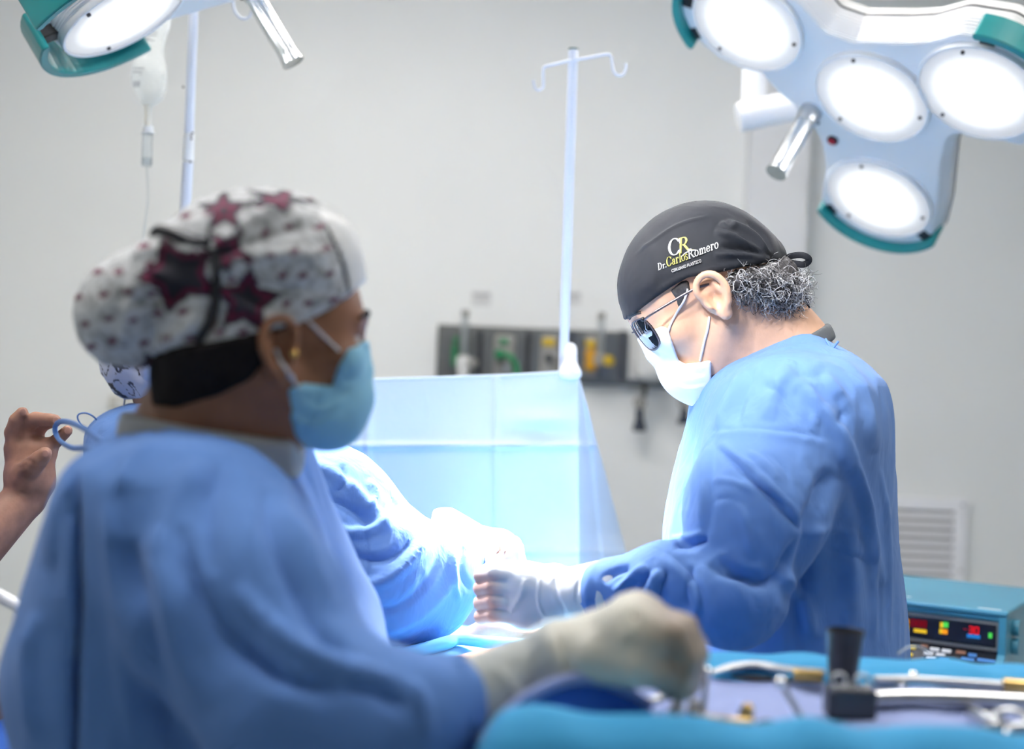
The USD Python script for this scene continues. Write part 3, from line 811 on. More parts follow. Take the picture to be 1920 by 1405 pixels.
def ell(p, c, r, R=None):
    q = p - np.asarray(c)
    if R is not None: q = q @ np.asarray(R).T   # rows of R: the ellipsoid's own axes
    r = np.asarray(r, float)
    k0 = np.linalg.norm(q / r, axis=1); k1 = np.linalg.norm(q / r ** 2, axis=1)
    return k0 * (k0 - 1) / np.maximum(k1, 1e-9)

def half(p, o, n):
    """signed distance to the half-space on the far side of n (negative where (p - o).n < 0)"""
    n = np.asarray(n, float); n = n / np.linalg.norm(n)
    return (p - np.asarray(o)) @ n

class Body:
    """a list of soft shapes, joined by smooth union one after the other"""
    def __init__(s): s.items = []
    def cone(s, a, b, ra, rb, k=.02): s.items.append((lambda p: cone(p, a, b, ra, rb), k)); return s
    def chain(s, pts, rs, k=.01, k0=None):
        for i in range(len(pts) - 1):
            s.cone(pts[i], pts[i + 1], rs[i], rs[i + 1], (k0 if (k0 is not None and i == 0) else k))
        return s
    def ball(s, c, r, k=.02): s.items.append((lambda p: ball(p, c, r), k)); return s
    def ell(s, c, r, k=.02, R=None): s.items.append((lambda p: ell(p, c, r, R), k)); return s
    def cut(s, fn, k=.005): s.items.append((fn, -k)); return s      # keep where fn < 0
    def dig(s, fn, k=.005): s.items.append((lambda p: -fn(p), -k)); return s
    def fn(s, f, k=.02): s.items.append((f, k)); return s
    def __call__(s, p):
        d = None
        for f, k in s.items:
            e = f(p)
            d = e if d is None else (sm(d, e, k) if k >= 0 else smx(d, e, -k))
        return d

def px(x, y, Y, off=0.0): return C(x, y, Y) + np.array([0, 0, off])
def pr(r, Y): return r / FPX * Y

def pbox(a, b):
    """the box that holds a pixel rectangle over a range of depths"""
    q = np.array([C(x, y, z) for x in (a[0], b[0]) for y in (a[1], b[1]) for z in (a[2], b[2])])
    return q.min(0), q.max(0)

def grad(f, p, e=.0015):
    g = np.stack([f(p + e * np.eye(3)[k]) - f(p - e * np.eye(3)[k]) for k in range(3)], -1)
    return g / (np.linalg.norm(g, axis=1, keepdims=True) + 1e-12)

def onto(f, q, Y0=.8, Y1=3.2, lift=0.0):
    """the first point of the surface f = 0 behind each photo pixel (camera-aligned metres), lifted outwards"""
    q = np.atleast_2d(np.asarray(q, float))
    d = np.stack([(q[:, 0] - W / 2) / FPX, -(q[:, 1] - H / 2) / FPX, np.ones(len(q))], -1)
    L = np.linalg.norm(d, axis=1)
    t = np.full(len(q), Y0)
    for _ in range(90):
        t = np.minimum(t + f(d * t[:, None]) * .8 / L, Y1)
    p = d * t[:, None]
    if lift: p = p + grad(f, p) * lift
    return p

def taubin(m, n=8):
    from scipy.sparse import coo_matrix, diags
    f = np.asarray(m.faces); N = len(m.vertices)
    e = np.vstack([f[:, [0, 1]], f[:, [1, 2]], f[:, [2, 0]]]); e = np.vstack([e, e[:, ::-1]])
    A = coo_matrix((np.ones(len(e)), (e[:, 0], e[:, 1])), shape=(N, N)).tocsr()
    A.data[:] = 1.0
    A = diags(1 / np.maximum(np.asarray(A.sum(1)).ravel(), 1)) @ A
    v = np.array(m.vertices)
    for _ in range(n):
        v = v + .5 * (A @ v - v)
        v = v - .53 * (A @ v - v)
    m.vertices = v
    return m

def segdist(q, line):
    """distance and signed side of 2-D points q to a polyline"""
    best, side, along = np.full(len(q), 1e9), np.zeros(len(q)), np.zeros(len(q))
    tot = sum(np.linalg.norm(np.subtract(b, a)) for a, b in zip(line[:-1], line[1:]))
    run = 0.0
    for a, b in zip(line[:-1], line[1:]):
        a, b = np.asarray(a, float), np.asarray(b, float)
        ba = b - a; L = np.linalg.norm(ba)
        t = np.clip(((q - a) @ ba) / (L * L), 0, 1)
        r = q - a - t[:, None] * ba
        d = np.linalg.norm(r, axis=1)
        w = d < best
        best[w] = d[w]; side[w] = np.sign(ba[0] * r[w, 1] - ba[1] * r[w, 0]); along[w] = (run + t[w] * L) / tot
        run += L
    return best, side, along

def creases(m, folds, Yref):
    """real folds pressed into cloth: for each (path in photo pixels, width px, height m, kind) the vertices along the path on the near side
    move along their normal. kind: 'r' ridge, 'v' valley, 's' step (one side stands proud, soft fall-off on that side)"""
    v = np.array(m.vertices)
    n = meshkit.arrays(m, True)[2]
    front = np.clip(-(n * v / np.linalg.norm(v, axis=1, keepdims=True)).sum(1) * 2.5, 0, 1)
    q = pix(v)
    out = np.zeros(len(v))
    for path, wd, hgt, kind in folds:
        path = smooth_path(np.asarray(path, float), 6)
        lo, hi = path.min(0) - 4 * wd, path.max(0) + 4 * wd
        k = np.where((q[:, 0] > lo[0]) & (q[:, 0] < hi[0]) & (q[:, 1] > lo[1]) & (q[:, 1] < hi[1]) & (front > 0))[0]
        if not len(k): continue
        d, sd, al = segdist(q[k], path)
        taper = np.clip(np.minimum(al, 1 - al) * 5, 0, 1) ** .7
        x = d / wd
        if kind == 'r': a = np.exp(-x * x * 1.2)
        elif kind == 'v': a = -np.exp(-x * x * 1.2)
        elif kind == 's': a = 1 / (1 + np.exp(np.clip(-sd * x * 4, -30, 30))) * np.exp(-np.maximum(sd * x, 0) * .8) - .35 * np.exp(-((sd * x + .9) * 1.3) ** 2)
        out[k] += a * hgt * taper * front[k]
    m.vertices = v + n * out[:, None]
    return m

def crumple(m, amp, freq, seed=0, stretch=(1, 1, 1), ridged=True):
    v = np.array(m.vertices)
    n = meshkit.arrays(m, True)[2]
    q = v * freq * np.asarray(stretch, float)
    w = meshkit.fbm(q * .7 + 11, 2, seed + 5)[:, None] * 1.6
    a = meshkit.fbm(q + w, 3, seed)
    if ridged: a = 1 - np.abs(2 * a - 1) * 2.2
    m.vertices = v + n * (a * amp)[:, None]
    return m

def world(m):
    m = m.copy(); m.vertices = V(m.vertices)
    # V is orientation-reversing (right, up, away)
    m.invert()
    return m

# ------------------------------------------------------------------ a head, in its own frame: x forwards, y to its left, z up
class HeadFrame:
    def __init__(s, o, fwd, up, scale=1.0):
        s.o = np.asarray(o, float)
        f = np.asarray(fwd, float); f = f / np.linalg.norm(f)
        u = np.asarray(up, float); u = u - f * (u @ f); u /= np.linalg.norm(u)
        # (right, up, away) is left-handed: left side = fwd x up here
        s.R = np.stack([f, np.cross(f, u), u]); s.k = scale
    def local(s, p): return (p - s.o) @ s.R.T / s.k
    def out(s, q): return s.o + (np.asarray(q, float) * s.k) @ s.R
    def dirs(s, q): return np.asarray(q, float) @ s.R

def head_shape(nose=1.0):
    b = Body()
    b.ell((-.012, 0, .030), (.098, .076, .084))
    b.ell((-.045, 0, .010), (.062, .066, .066), .03)
    b.ell((.034, 0, -.040), (.058, .060, .078), .03)
    b.cone((.000, .056, -.050), (.062, .014, -.106), .018, .018, .025)
    b.cone((.000, -.056, -.050), (.062, -.014, -.106), .018, .018, .025)
    b.ball((.068, 0, -.106), .019, .02)
    b.ell((.040, 0, .030), (.050, .064, .05), .02)
    for sy in (-1, 1):
        b.cone((.080, sy * .036, .021), (.089, sy * .012, .020), .009, .009, .012)
        b.ball((.060, sy * .046, -.022), .020, .02)
        b.dig(lambda p, sy=sy: ball(p, (.099, sy * .032, .002), .017), .014)
    b.cone((.088, 0, .010), (.088 + .020 * nose, 0, -.030), .0075, .011 * (.6 + .4 * nose), .012)
    for sy in (-1, 1):
        b.ball((.086 + .012 * nose, sy * .012, -.036), .0085, .008)
    b.ell((.086, 0, -.062), (.013, .023, .008), .008)
    b.ell((.083, 0, -.074), (.013, .020, .008), .008)
    # lids
    for sy in (-1, 1):
        b.fn(lambda p, sy=sy: smx(ball(p, (.077, sy * .032, .003), .0142), -np.abs(p[:, 2] - .002) + .0035, .002), .003)
    return b

def ear_shape(sy):
    """outer ear around (-.004, sy .076, -.012)"""
    o = np.array([-.006, sy * .074, -.012])
    b = Body()
    q = lambda x, z, y=0: o + np.array([x, sy * (.010 + y), z])
    b.ell(o + (0, sy * .004, 0), (.018, .007, .028), .004)
    helix = [q(.012, .004, .0), q(.014, .018, .003), (q(.004, .029, .006)), q(-.010, .029, .009), q(-.019, .018, .011), q(-.020, .002, .011), q(-.014, -.012, .009), q(-.006, -.021, .006)]
    b.chain(smooth_path(helix, 3), np.full(22, .0042), .003, k0=.006)
    b.ell(q(-.001, -.026, .001), (.0095, .006, .010), .006)
    b.chain([q(-.011, .016, .003), q(-.012, .002, .004), q(-.006, -.012, .003)], [.0035, .004, .0035], .005)
    b.chain([q(.012, -.004, .002), q(.011, -.010, .003)], [.004, .004], .005)
    b.dig(lambda p: ell(p, q(.000, -.003, .006), (.0085, .010, .012)), .004)
    b.dig(lambda p: ell(p, q(.001, .016, .010), (.006, .009, .008)), .004)
    return b

def thin_latex(m, base, skin, where):
    """latex stretched over the fingers lets the skin's colour through: where(pixels) gives how much"""
    w = np.clip(where(pix(np.array(m.vertices))), 0, 1)[:, None] * (.75 + .5 * meshkit.fbm(np.array(m.vertices) * 60, 2, 4)[:, None])
    return np.clip(np.asarray(base) * (1 - w) + np.asarray(skin) * w, 0, 1)

# small hand builder: chains of joints
def hand_shape(palm, fingers, thumb, kp=.008, kf=.004):
    """palm: list of (a, b, ra, rb); fingers, thumb: lists of (points, radii)"""
    b = Body()
    for a, c, ra, rb in palm: b.cone(a, c, ra, rb, kp)
    for pts, rs in fingers + thumb:
        b.chain(pts, rs, kf * .4, k0=kf)
    return b

def union_fingers(palm_fn, chains, k=.006):
    """fingers stay apart from one another: each joins only the palm"""
    def f(p):
        d0 = palm_fn(p)
        d = d0
        for pts, rs in chains:
            e = None
            for i in range(len(pts) - 1):
                c = cone(p, pts[i], pts[i + 1], rs[i], rs[i + 1])
                e = c if e is None else sm(e, c, .002)
            d = np.minimum(d, sm(d0, e, k))
        return d
    return f

def biggest(m):
    lab = trimesh.graph.connected_component_labels(m.face_adjacency, node_count=len(m.faces))
    m.update_faces(lab == np.bincount(lab).argmax()); m.remove_unreferenced_vertices()
    return m

def world(m):
    m = m.copy(); m.vertices = V(m.vertices)
    if m.volume < 0: m.invert()
    return m

def group(f, lo, hi, mg=.035):
    """evaluate f only near its box; farther off the distance to the box stands in"""
    lo, hi = np.asarray(lo, float), np.asarray(hi, float)
    def g(p):
        d = np.linalg.norm(np.maximum(np.maximum(lo - p, p - hi), 0), axis=1)
        out = d.copy()
        k = d < mg
        if k.any(): out[k] = f(p[k])
        return out
    return g

def rows_fn(rows, power=2.0):
    """a trunk of stacked elliptic sections: rows (py, px centre, half width px, depth of the centre, half depth m), top to bottom"""
    r = np.array(rows, float)
    v = np.array([C(a[1], a[0], a[3])[1] for a in r])
    u = np.array([C(a[1], a[0], a[3])[0] for a in r])
    hw = r[:, 2] / FPX * r[:, 3]
    o = np.argsort(v)
    from scipy.interpolate import PchipInterpolator as PI_
    tab = np.linspace(v.min(), v.max(), 400)
    ipu, iph, ipw, ipd = (PI_(v[o], x[o])(tab) for x in (u, hw, r[:, 3], r[:, 4]))
    lo, hi = v.min(), v.max()
    def f(p):
        y = np.clip(p[:, 1], lo, hi)
        cu, a, cw, b = (np.interp(y, tab, x) for x in (ipu, iph, ipw, ipd))
        q = (np.abs((p[:, 0] - cu) / a) ** power + np.abs((p[:, 2] - cw) / b) ** power) ** (1 / power)
        d = (q - 1) * np.minimum(a, b) * .9
        return np.maximum(d, np.maximum(lo - p[:, 1], p[:, 1] - hi))
    return f

def poly_sd(q, poly):
    """signed distance of 2-D points to a polygon, negative inside"""
    pts = np.asarray(poly, float)
    d, _, _ = segdist(q, np.vstack([pts, pts[:1]]))
    ins = shapely.contains_xy(Polygon(pts), q[:, 0], q[:, 1])
    return np.where(ins, -d, d)

def inset(f, d): return lambda p: f(p) + d
def build(f, lo, hi, h, smooth_n=4):
    m = nets(f, lo, hi, h)
    if smooth_n: taubin(m, smooth_n)
    return m

# cloth and skin
M['gown'] = cloth('gown_blue', (.15, .295, .66), trans=.12, bump=.55, scale=30, dist=.007)
M['gown_n'] = cloth('gown_blue_matt', (.125, .275, .66), trans=.10, bump=.3, scale=20, dist=.006)
M['drape'] = cloth('drape_blue', (.62, .735, .85), trans=.2, bump=.25, scale=20, dist=.006)
M['drape_t'] = cloth('drape_turquoise', (.055, .38, .70), trans=.08, bump=.25, scale=24, dist=.004)
M['drape_l'] = cloth('drape_lavender', (.36, .43, .74), trans=.08, bump=.2, scale=24, dist=.004)
M['skin_d'] = mat('skin_light', (.72, .43, .29), .5, noise=(55, .07), bump=(420, .12, 2, .001))
M['skin_n'] = mat('skin_brown', (.25, .105, .05), .5, noise=(40, .12), bump=(300, .10, 2, .001))
M['skin_h'] = mat('skin_tan', (.40, .20, .135), .55, noise=(50, .16), bump=(350, .12, 2, .001))
M['shirt'] = cloth('grey_jersey', (.36, .36, .35), trans=0, bump=.2, scale=120, dist=.002)
M['shirt_d'] = cloth('charcoal_jersey', (.10, .11, .12), trans=0, bump=.2, scale=120, dist=.002)
M['cap_black'] = cloth('cap_black', (.013, .015, .021), trans=0, rough=.7, bump=.15, scale=50, dist=.004, sheen=.03)
M['mask_w'] = cloth('mask_white', (.86, .86, .87), trans=.1, bump=.12, scale=70, dist=.003)
M['mask_b'] = cloth('mask_blue', (.32, .66, .86), trans=.15, bump=.12, scale=60, dist=.003)
M['glove'] = mat('glove_latex', (.80, .74, .70), .4, noise=(30, .05), bump=(45, .4, 3, .004))
M['glove_n'] = mat('glove_cream', (.66, .63, .54), .5, noise=(14, .06), bump=(30, .3, 3, .004))
M['elastic'] = mat('elastic_white', (.82, .82, .84), .6)
M['glove_tone'] = painted('glove_tone', .42, bump=(42, .4))
M['scrub'] = cloth('scrub_navy', (.05, .10, .30), trans=0, bump=.2, scale=60)
M['shoe'] = mat('shoe_white', (.6, .6, .6), .5)
# ------------------------------------------------------------------ the surgeon (black cap), bent over the field, facing left
Y0 = 1.93
def legs(b, cx, Y, v_hip, floor_v, dw=.10, r=.075):
    for s in (-1, 1):
        b.cone((cx, v_hip, Y + s * dw), (cx, (v_hip + floor_v) / 2, Y + s * dw), r, r * .75, .05)
        b.cone((cx, (v_hip + floor_v) / 2, Y + s * dw), (cx, floor_v + .09, Y + s * dw), r * .75, r * .5, .03)
def shoes(T, cx, Y, fx, dw=.10, axis=0, m='shoe'):
    """two shoes; floor height follows the world's floor"""
    for s in (-1, 1):
        q = V((cx, -CAM_Z, Y + s * dw)); q[2] = 0
        sh = round_box(np.array([-.05, -.045, 0.002]), np.array([.05, .045, .09]), .03)
        toe = round_box(np.array([-.02, -.045, 0.002]), np.array([.20, .045, .06]), .028)
        k = trimesh.util.concatenate([sh, toe])
        a = np.array([fx[0], fx[1], 0.0]); a /= np.linalg.norm(a)
        k.vertices = q + k.vertices[:, :1] * a + k.vertices[:, 1:2] * np.array([-a[1], a[0], 0]) + k.vertices[:, 2:] * np.array([0, 0, 1.0])
        T.add('shoe', k, m, smooth=40)

FV = lambda cx: -(CAM_Z + cx * SR) / CR          # camera-aligned height of the floor at u = cx
ang = math.radians(36)
HD = HeadFrame(C(1309, 551, Y0), (-math.cos(ang), -math.sin(ang), 0.05), (-math.sin(ang), math.cos(ang), 0))
head = head_shape(.35); ears = [ear_shape(1), ear_shape(-1)]
def head_d(p):
    q = HD.local(p)
    d = head(q)
    for e, s in zip(ears, (1, -1)):
        d = sm(d, group(e, (-.03, s * .078 - .025, -.05), (.03, s * .078 + .025, .03), .02)(q), .004)
    return d * HD.k
hd_box = (C(1309, 551, Y0) - .165, C(1309, 551, Y0) + .165)
head_g = group(head_d, *hd_box, .03)
skull_g = group(lambda p: head(HD.local(p)), *hd_box, .03)

tors = rows_fn([(632, 1490, 40, 1.95, .07), (645, 1486, 62, 1.95, .09), (665, 1485, 100, 1.95, .125), (690, 1478, 138, 1.945, .165), (725, 1478, 168, 1.94, .19), (800, 1474, 183, 1.93, .20), (900, 1464, 199, 1.93, .19),
                (1000, 1458, 211, 1.93, .18), (1100, 1462, 220, 1.93, .17), (1200, 1466, 226, 1.93, .17), (1400, 1466, 235, 1.93, .18), (1900, 1452, 262, 1.93, .20)], 2.2)
gown = Body().fn(tors)
gown.cone(px(1472, 800, 1.78), px(1415, 960, 1.71), .085, .080, .05).cone(px(1415, 960, 1.71), px(1383, 1105, 1.675), .080, .058, .03)
gown.ball(px(1368, 1128, 1.675), .052, .03)
gown.cone(px(1350, 1110, 1.675), px(1250, 1092, 1.69), .054, .043, .02).cone(px(1250, 1092, 1.69), px(1130, 1108, 1.72), .043, .035, .02)
# far arm
gown.cone(px(1410, 790, 2.07), px(1340, 1090, 2.16), .072, .06, .05).cone(px(1340, 1100, 2.16), px(1110, 1110, 2.10), .055, .034, .03)
def gown_s(p):
    d = gown(p)
    return d
arms_b = lambda b, s: (b.cone(px(1472, 800, 1.80), px(1380, 1095, 1.685), .05, .04, .03).cone(px(1380, 1095, 1.685), px(1120, 1110, 1.72), .038, .026, .015)
                       .cone(px(1410, 790, 2.07), px(1340, 1100, 2.16), .05, .04, .03).cone(px(1340, 1100, 2.16), px(1090, 1108, 2.10), .038, .026, .015))
# hands (left one in front, in glove)
def fist_left():
    Yh = 1.76
    q = lambda x, y, o=0.0: px(x, y, Yh + o)
    palm = Body()
    palm.cone(q(1130, 1110, -.03), q(1050, 1112, -.01), .028, .027, .01)
    palm.cone(q(1050, 1105, -.01), q(985, 1098, 0), .027, .026, .012)
    palm.cone(q(1050, 1125, -.01), q(985, 1145, 0), .025, .022, .012)
    palm.cone(q(985, 1095, 0), q(985, 1148, 0), .025, .021, .012)
    ch = []
    for y0_, y1_, y2_, r in ((1082, 1076, 1086, .0100), (1106, 1100, 1106, .0104), (1131, 1127, 1129, .0102), (1156, 1153, 1152, .0094)):
        ch.append(([q(975, y0_, -.008), q(925, y1_, -.012), q(903, y1_ + 4, .004), q(917, y2_, .030), q(945, y2_, .035)], [r * 1.12, r * 1.08, r, r * .95, r * .85]))
    thumb = ([q(1010, 1082, .006), q(960, 1070, .012), q(925, 1066, .020), q(905, 1076, .028)], [.015, .0125, .0108, .0092])
    return union_fingers(palm, ch + [thumb], .007), (q(880, 1040, -.07), q(1150, 1190, .08))
fl, fbox = fist_left()
def boxof(pts, m=0): 
    p = np.array(pts); return p.min(0) - m, p.max(0) + m
fist_g = group(fl, *boxof(fbox), .03)
def fist_right():
    Yh = 2.06
    q = lambda x, y, o=0.0: px(x, y, Yh + o)
    palm = Body().cone(q(1110, 1108, .04), q(1040, 1104, .02), .027, .026, .01).cone(q(1040, 1090, .02), q(990, 1092, 0), .026, .024, .01).cone(q(1040, 1112, .02), q(990, 1128, 0), .024, .021, .01)
    ch = [([q(985, y, 0), q(950, y, .0), q(938, y + 3, -.012), q(950, y + 4, -.03)], [.0105, .0102, .0095, .0085]) for y in (1080, 1100, 1120, 1138)]
    return union_fingers(palm, ch + [([q(1010, 1080, -.01), q(975, 1070, -.02), q(950, 1076, -.03)], [.014, .012, .0095])], .007), (q(920, 1050, -.08), q(1130, 1170, .09))
fr, frbox = fist_right()
fistr_g = group(fr, *boxof(frbox), .03)

neck = Body().cone(HD.out((-.035, 0, -.02)), px(1462, 660, 1.945), .060, .066, .02).cone(HD.out((-.005, 0, -.055)), px(1400, 700, 1.94), .050, .058, .03)
neck.cone(HD.out((-.062, .016, .0)), px(1500, 650, 1.93), .030, .034, .03)
body_in = Body().fn(inset(tors, .03)); arms_b(body_in, 0)
body_low = Body(); legs(body_low, C(1466, 1400, 1.93)[0], 1.93, -.55, FV(C(1466, 1400, 1.93)[0]), .10)
def surgeon_body(p):
    d = sm(head_g(p), neck(p), .022)
    # tendon below the ear
    d = sm(d, body_in(p), .02)
    d = np.minimum(d, fist_g(p) + .0012)
    d = np.minimum(d, fistr_g(p) + .0012)
    return sm(d, body_low(p), .04)
gl, gh = C(880, 380, 1.93), C(1760, 1400, 1.93)
lo = np.array([-.10, FV(.36) + .03, 1.60]); hi = np.array([.62, .26, 2.32])
TS = Thing('person', 'surgeon in a black cap, glasses and white mask bent over the operating field', 'person', V((C(1466, 1400, 1.93)[0], FV(.36), 1.93)))
mB = build(surgeon_body, lo, hi, .0032, 4)
bodyS = TS.add('body', world(mB), 'skin_d', smooth=True, label='lit face, ear and neck of the surgeon')

# gown with its folds
lo_g = np.array([.02, -1.12, 1.56]); hi_g = np.array([.62, .06, 2.32])
mG = build(gown_s, lo_g, hi_g, .0042, 8)
foldsS = [
    ([(1332, 815), (1400, 810), (1480, 818), (1560, 830)], 6, .0045, 's'),                  # sleeve seam
    ([(1332, 815), (1326, 900), (1322, 1000)], 12, .010, 's'),                              # front edge of the sleeve
    ([(1345, 840), (1400, 890), (1450, 940), (1505, 1000)], 6, -.007, 'r'), ([(1352, 832), (1412, 884), (1466, 938), (1515, 992)], 6, .006, 'r'), ([(1400, 845), (1432, 870), (1462, 905)], 5, .0035, 'r'), ([(1440, 850), (1470, 880), (1480, 920)], 5, -.003, 'r'), ([(1380, 930), (1400, 990), (1410, 1050)], 8, .003, 'r'), ([(1335, 900), (1380, 905), (1420, 925)], 5, .003, 'r'), ([(1335, 940), (1370, 935), (1400, 950)], 5, -.0025, 'r'), ([(1520, 1010), (1560, 990), (1600, 1000)], 8, .005, 'r'), ([(1545, 1030), (1590, 1040), (1640, 1060)], 6, -.003, 'r'), ([(1430, 720), (1470, 750), (1490, 790)], 8, -.004, 'r'), ([(1510, 720), (1530, 770), (1520, 810)], 7, .004, 'r'),
    ([(1410, 905), (1450, 930), (1500, 975)], 5, -.005, 'r'),
    ([(1500, 1000), (1470, 1060), (1440, 1090), (1400, 1085), (1340, 1050)], 12, -.013, 'r'),
    ([(1560, 830), (1600, 900), (1632, 1010), (1650, 1100)], 10, .007, 'r'), ([(1540, 760), (1590, 860), (1620, 980)], 14, .006, 'r'),
    ([(1570, 740), (1578, 780), (1556, 800)], 9, -.006, 'r'), ([(1545, 700), (1575, 745), (1582, 775)], 10, .006, 'r'),
    ([(1470, 700), (1540, 770), (1600, 880), (1640, 1090)], 12, .006, 'r'),
    ([(1375, 700), (1345, 760), (1325, 810)], 8, -.006, 'r'), ([(1395, 700), (1365, 760), (1345, 808)], 10, .007, 'r'), ([(1420, 690), (1390, 760), (1380, 800)], 8, -.004, 'r'),
    ([(1480, 690), (1450, 740), (1440, 790)], 14, .006, 'r'), ([(1560, 880), (1540, 910), (1500, 1000)], 14, -.008, 'r'),
    ([(1545, 880), (1545, 930), (1520, 1000), (1500, 1100), (1500, 1195)], 16, -.012, 'r'), ([(1575, 900), (1590, 1000), (1600, 1195)], 22, .010, 'r'),
    ([(1455, 1060), (1500, 1120), (1525, 1200)], 14, .010, 'r'), ([(1630, 1000), (1640, 1100), (1642, 1200)], 7, .006, 's'), ([(1650, 880), (1662, 1000), (1668, 1200)], 5, .005, 'r'),
    ([(1330, 1060), (1360, 1080), (1395, 1080), (1440, 1082)], 7, -.006, 'r'), ([(1245, 1040), (1290, 1085), (1310, 1130), (1300, 1180)], 9, .008, 's'),
    ([(1285, 870), (1272, 940), (1262, 1030)], 9, .006, 'r'), ([(1305, 800), (1290, 880), (1285, 960)], 8, -.006, 'r'),
    ([(1265, 1025), (1295, 1020), (1330, 1012)], 6, -.008, 'r'), ([(1262, 1012), (1290, 1010), (1325, 1000)], 6, .006, 'r'),
    ([(1130, 1090), (1150, 1075), (1180, 1062)], 7, -.008, 'r'), ([(1150, 1112), (1185, 1085), (1210, 1062)], 8, .009, 'r'), ([(1195, 1120), (1208, 1090), (1222, 1072)], 7, -.008, 'r'),
    ([(1215, 1125), (1225, 1095), (1238, 1072)], 8, .009, 'r'), ([(1235, 1128), (1240, 1100), (1255, 1070)], 6, -.007, 'r'), ([(1160, 1125), (1180, 1105), (1195, 1085)], 5, -.006, 'r'),
    ([(1300, 1060), (1290, 1110), (1300, 1150)], 8, -.005, 'r'), ([(1560, 660), (1600, 700), (1630, 760), (1640, 850)], 12, .005, 'r'),
]
foldsS = [(p, w, h, 'r' if k == 'r' else k) for p, w, h, k in foldsS]
creases(mG, foldsS, Y0)
crumple(mG, .0026, 18, 3, (1, .6, 1))
gownS = TS.add('gown', world(mG), 'gown', smooth=True)
shoes(TS, C(1466, 1400, 1.93)[0], 1.93, (-1, 0))

# collar of the shirt under the gown
shirt = lambda p: smx(neck(p) - .006, np.maximum(half(p, px(1500, 630, 1.95), (-.45, .89, 0)), -half(p, px(1500, 665, 1.95), (-.45, .89, 0))), .003)
mm = build(shirt, *pbox((1380, 600, 1.80), (1570, 720, 2.08)), .003, 3)
TS.add('shirt_collar', world(mm), 'shirt_d', smooth=True, label='dark grey shirt collar at the nape')

# black cap
capo = Body()
ax2 = np.array([[math.cos(.12), math.sin(.12), 0], [-math.sin(.12), math.cos(.12), 0], [0, 0, 1]])
capo.ell(px(1308, 522, Y0), (pr(129, Y0), pr(118, Y0), .083), .02).ell(px(1372, 498, Y0), (pr(92, Y0), pr(86, Y0), .076), .04, ax2).ball(px(1445, 482, Y0), .012, .03)
def capline(p):
    q = pix(p)
    return (q[:, 1] - np.interp(q[:, 0], [1150, 1195, 1230, 1262, 1290, 1340, 1400, 1455, 1500], [615, 584, 557, 535, 520, 512, 498, 489, 486])) / FPX * Y0
def cap_fn(p): return smx(sm(capo(p), skull_g(p) - .0045, .01), capline(p), .002)
cl, chh = pbox((1150, 380, Y0 - .13), (1480, 620, Y0 + .13))
mC = build(cap_fn, cl, chh, .0026, 6)
foldsC = [([(1440, 478), (1410, 440), (1360, 415)], 6, .004, 'r'), ([(1445, 470), (1430, 440), (1400, 415)], 5, -.003, 'r'), ([(1445, 482), (1395, 455), (1340, 432)], 7, .005, 'r'), ([(1440, 484), (1400, 470), (1350, 462)], 7, -.004, 'r'),
          ([(1445, 486), (1400, 478), (1340, 478)], 6, .004, 'r'), ([(1450, 486), (1420, 465), (1380, 440)], 5, -.003, 'r'), ([(1196, 578), (1262, 528), (1340, 504), (1440, 484)], 3, .0007, 'r'),
          ([(1350, 418), (1365, 428), (1380, 424)], 6, .003, 'r'), ([(1215, 455), (1225, 500), (1215, 550)], 14, .002, 'r'), ([(1190, 480), (1260, 428), (1330, 405)], 3, .0015, 'r')]
creases(mC, [(a_, b_, c_ * 1.5, d_) for a_, b_, c_, d_ in foldsC], Y0)
crumple(mC, .0008, 22, 5)
capS = TS.add('cap', world(mC), 'cap_black', smooth=True, label='black surgical cap with white and yellow lettering')
cap_path = capS
# knot, bow and tail
def strap(pts, r, flat=.3, Y=None): return tube([P(x, y, z) for x, y, z in pts], r, 10, 8, flat=((0, 1, .2), flat))
k1 = TS.add('cap_knot', world(build(Body().ball(px(1456, 486, Y0 - .005), .0085).ball(px(1470, 487, Y0 - .008), .008, .004).ball(px(1463, 492, Y0 - .012), .006, .004), *pbox((1430, 465, Y0 - .04), (1490, 505, Y0 + .03)), .0018, 3)), 'cap_black', parent=capS, smooth=True)
TS.add('cap_bow', strap([(1468, 488, 1.925), (1485, 480, 1.91), (1506, 479, 1.90), (1517, 487, 1.90), (1508, 496, 1.905), (1488, 494, 1.915), (1468, 489, 1.92)], .0045, .25), 'cap_black', parent=capS, smooth=True)
TS.add('cap_tail', strap([(1468, 490, 1.92), (1482, 505, 1.91), (1492, 525, 1.91), (1502, 548, 1.91), (1510, 566, 1.91), (1513, 579, 1.91)], .0046, .2), 'cap_black', parent=capS, smooth=True)

# mask
sx = lambda x, y: ((x - 1309) * -math.cos(ang) + (y - 551) * math.sin(ang), (x - 1309) * -math.sin(ang) - (y - 551) * math.cos(ang))
mpoly = np.array([sx(*q) for q in ((1246, 616), (1256, 645), (1268, 674), (1279, 681), (1300, 679), (1326, 674), (1327, 715), (1327, 740), (1316, 770), (1190, 800), (1150, 700), (1200, 628), (1236, 612))]) / 1382.0
tent = Body().ell((.060, 0, -.078), (.052, .052, .050), .02).ell((.074, 0, -.036), (.022, .024, .024), .02)
def mask_fn(p, inner=-.005):
    q = HD.local(p)
    h = head(q)
    out = sm(h - .0045, tent(q), .015)
    d = smx(out, poly_sd(q[:, [0, 2]], mpoly), .002)
    return np.maximum(d, -(h - inner))
mm = build(group(mask_fn, *pbox((1180, 600, Y0 - .1), (1345, 790, Y0 + .1)), .02), *pbox((1180, 600, Y0 - .1), (1345, 790, Y0 + .1)), .0022, 5)
creases(mm, [([(1272, 690), (1300, 688), (1326, 686)], 4, .0016, 's'), ([(1240, 660), (1275, 705), (1326, 705)], 5, .0012, 's'), ([(1236, 690), (1280, 725), (1326, 722)], 5, .0012, 's')], Y0)
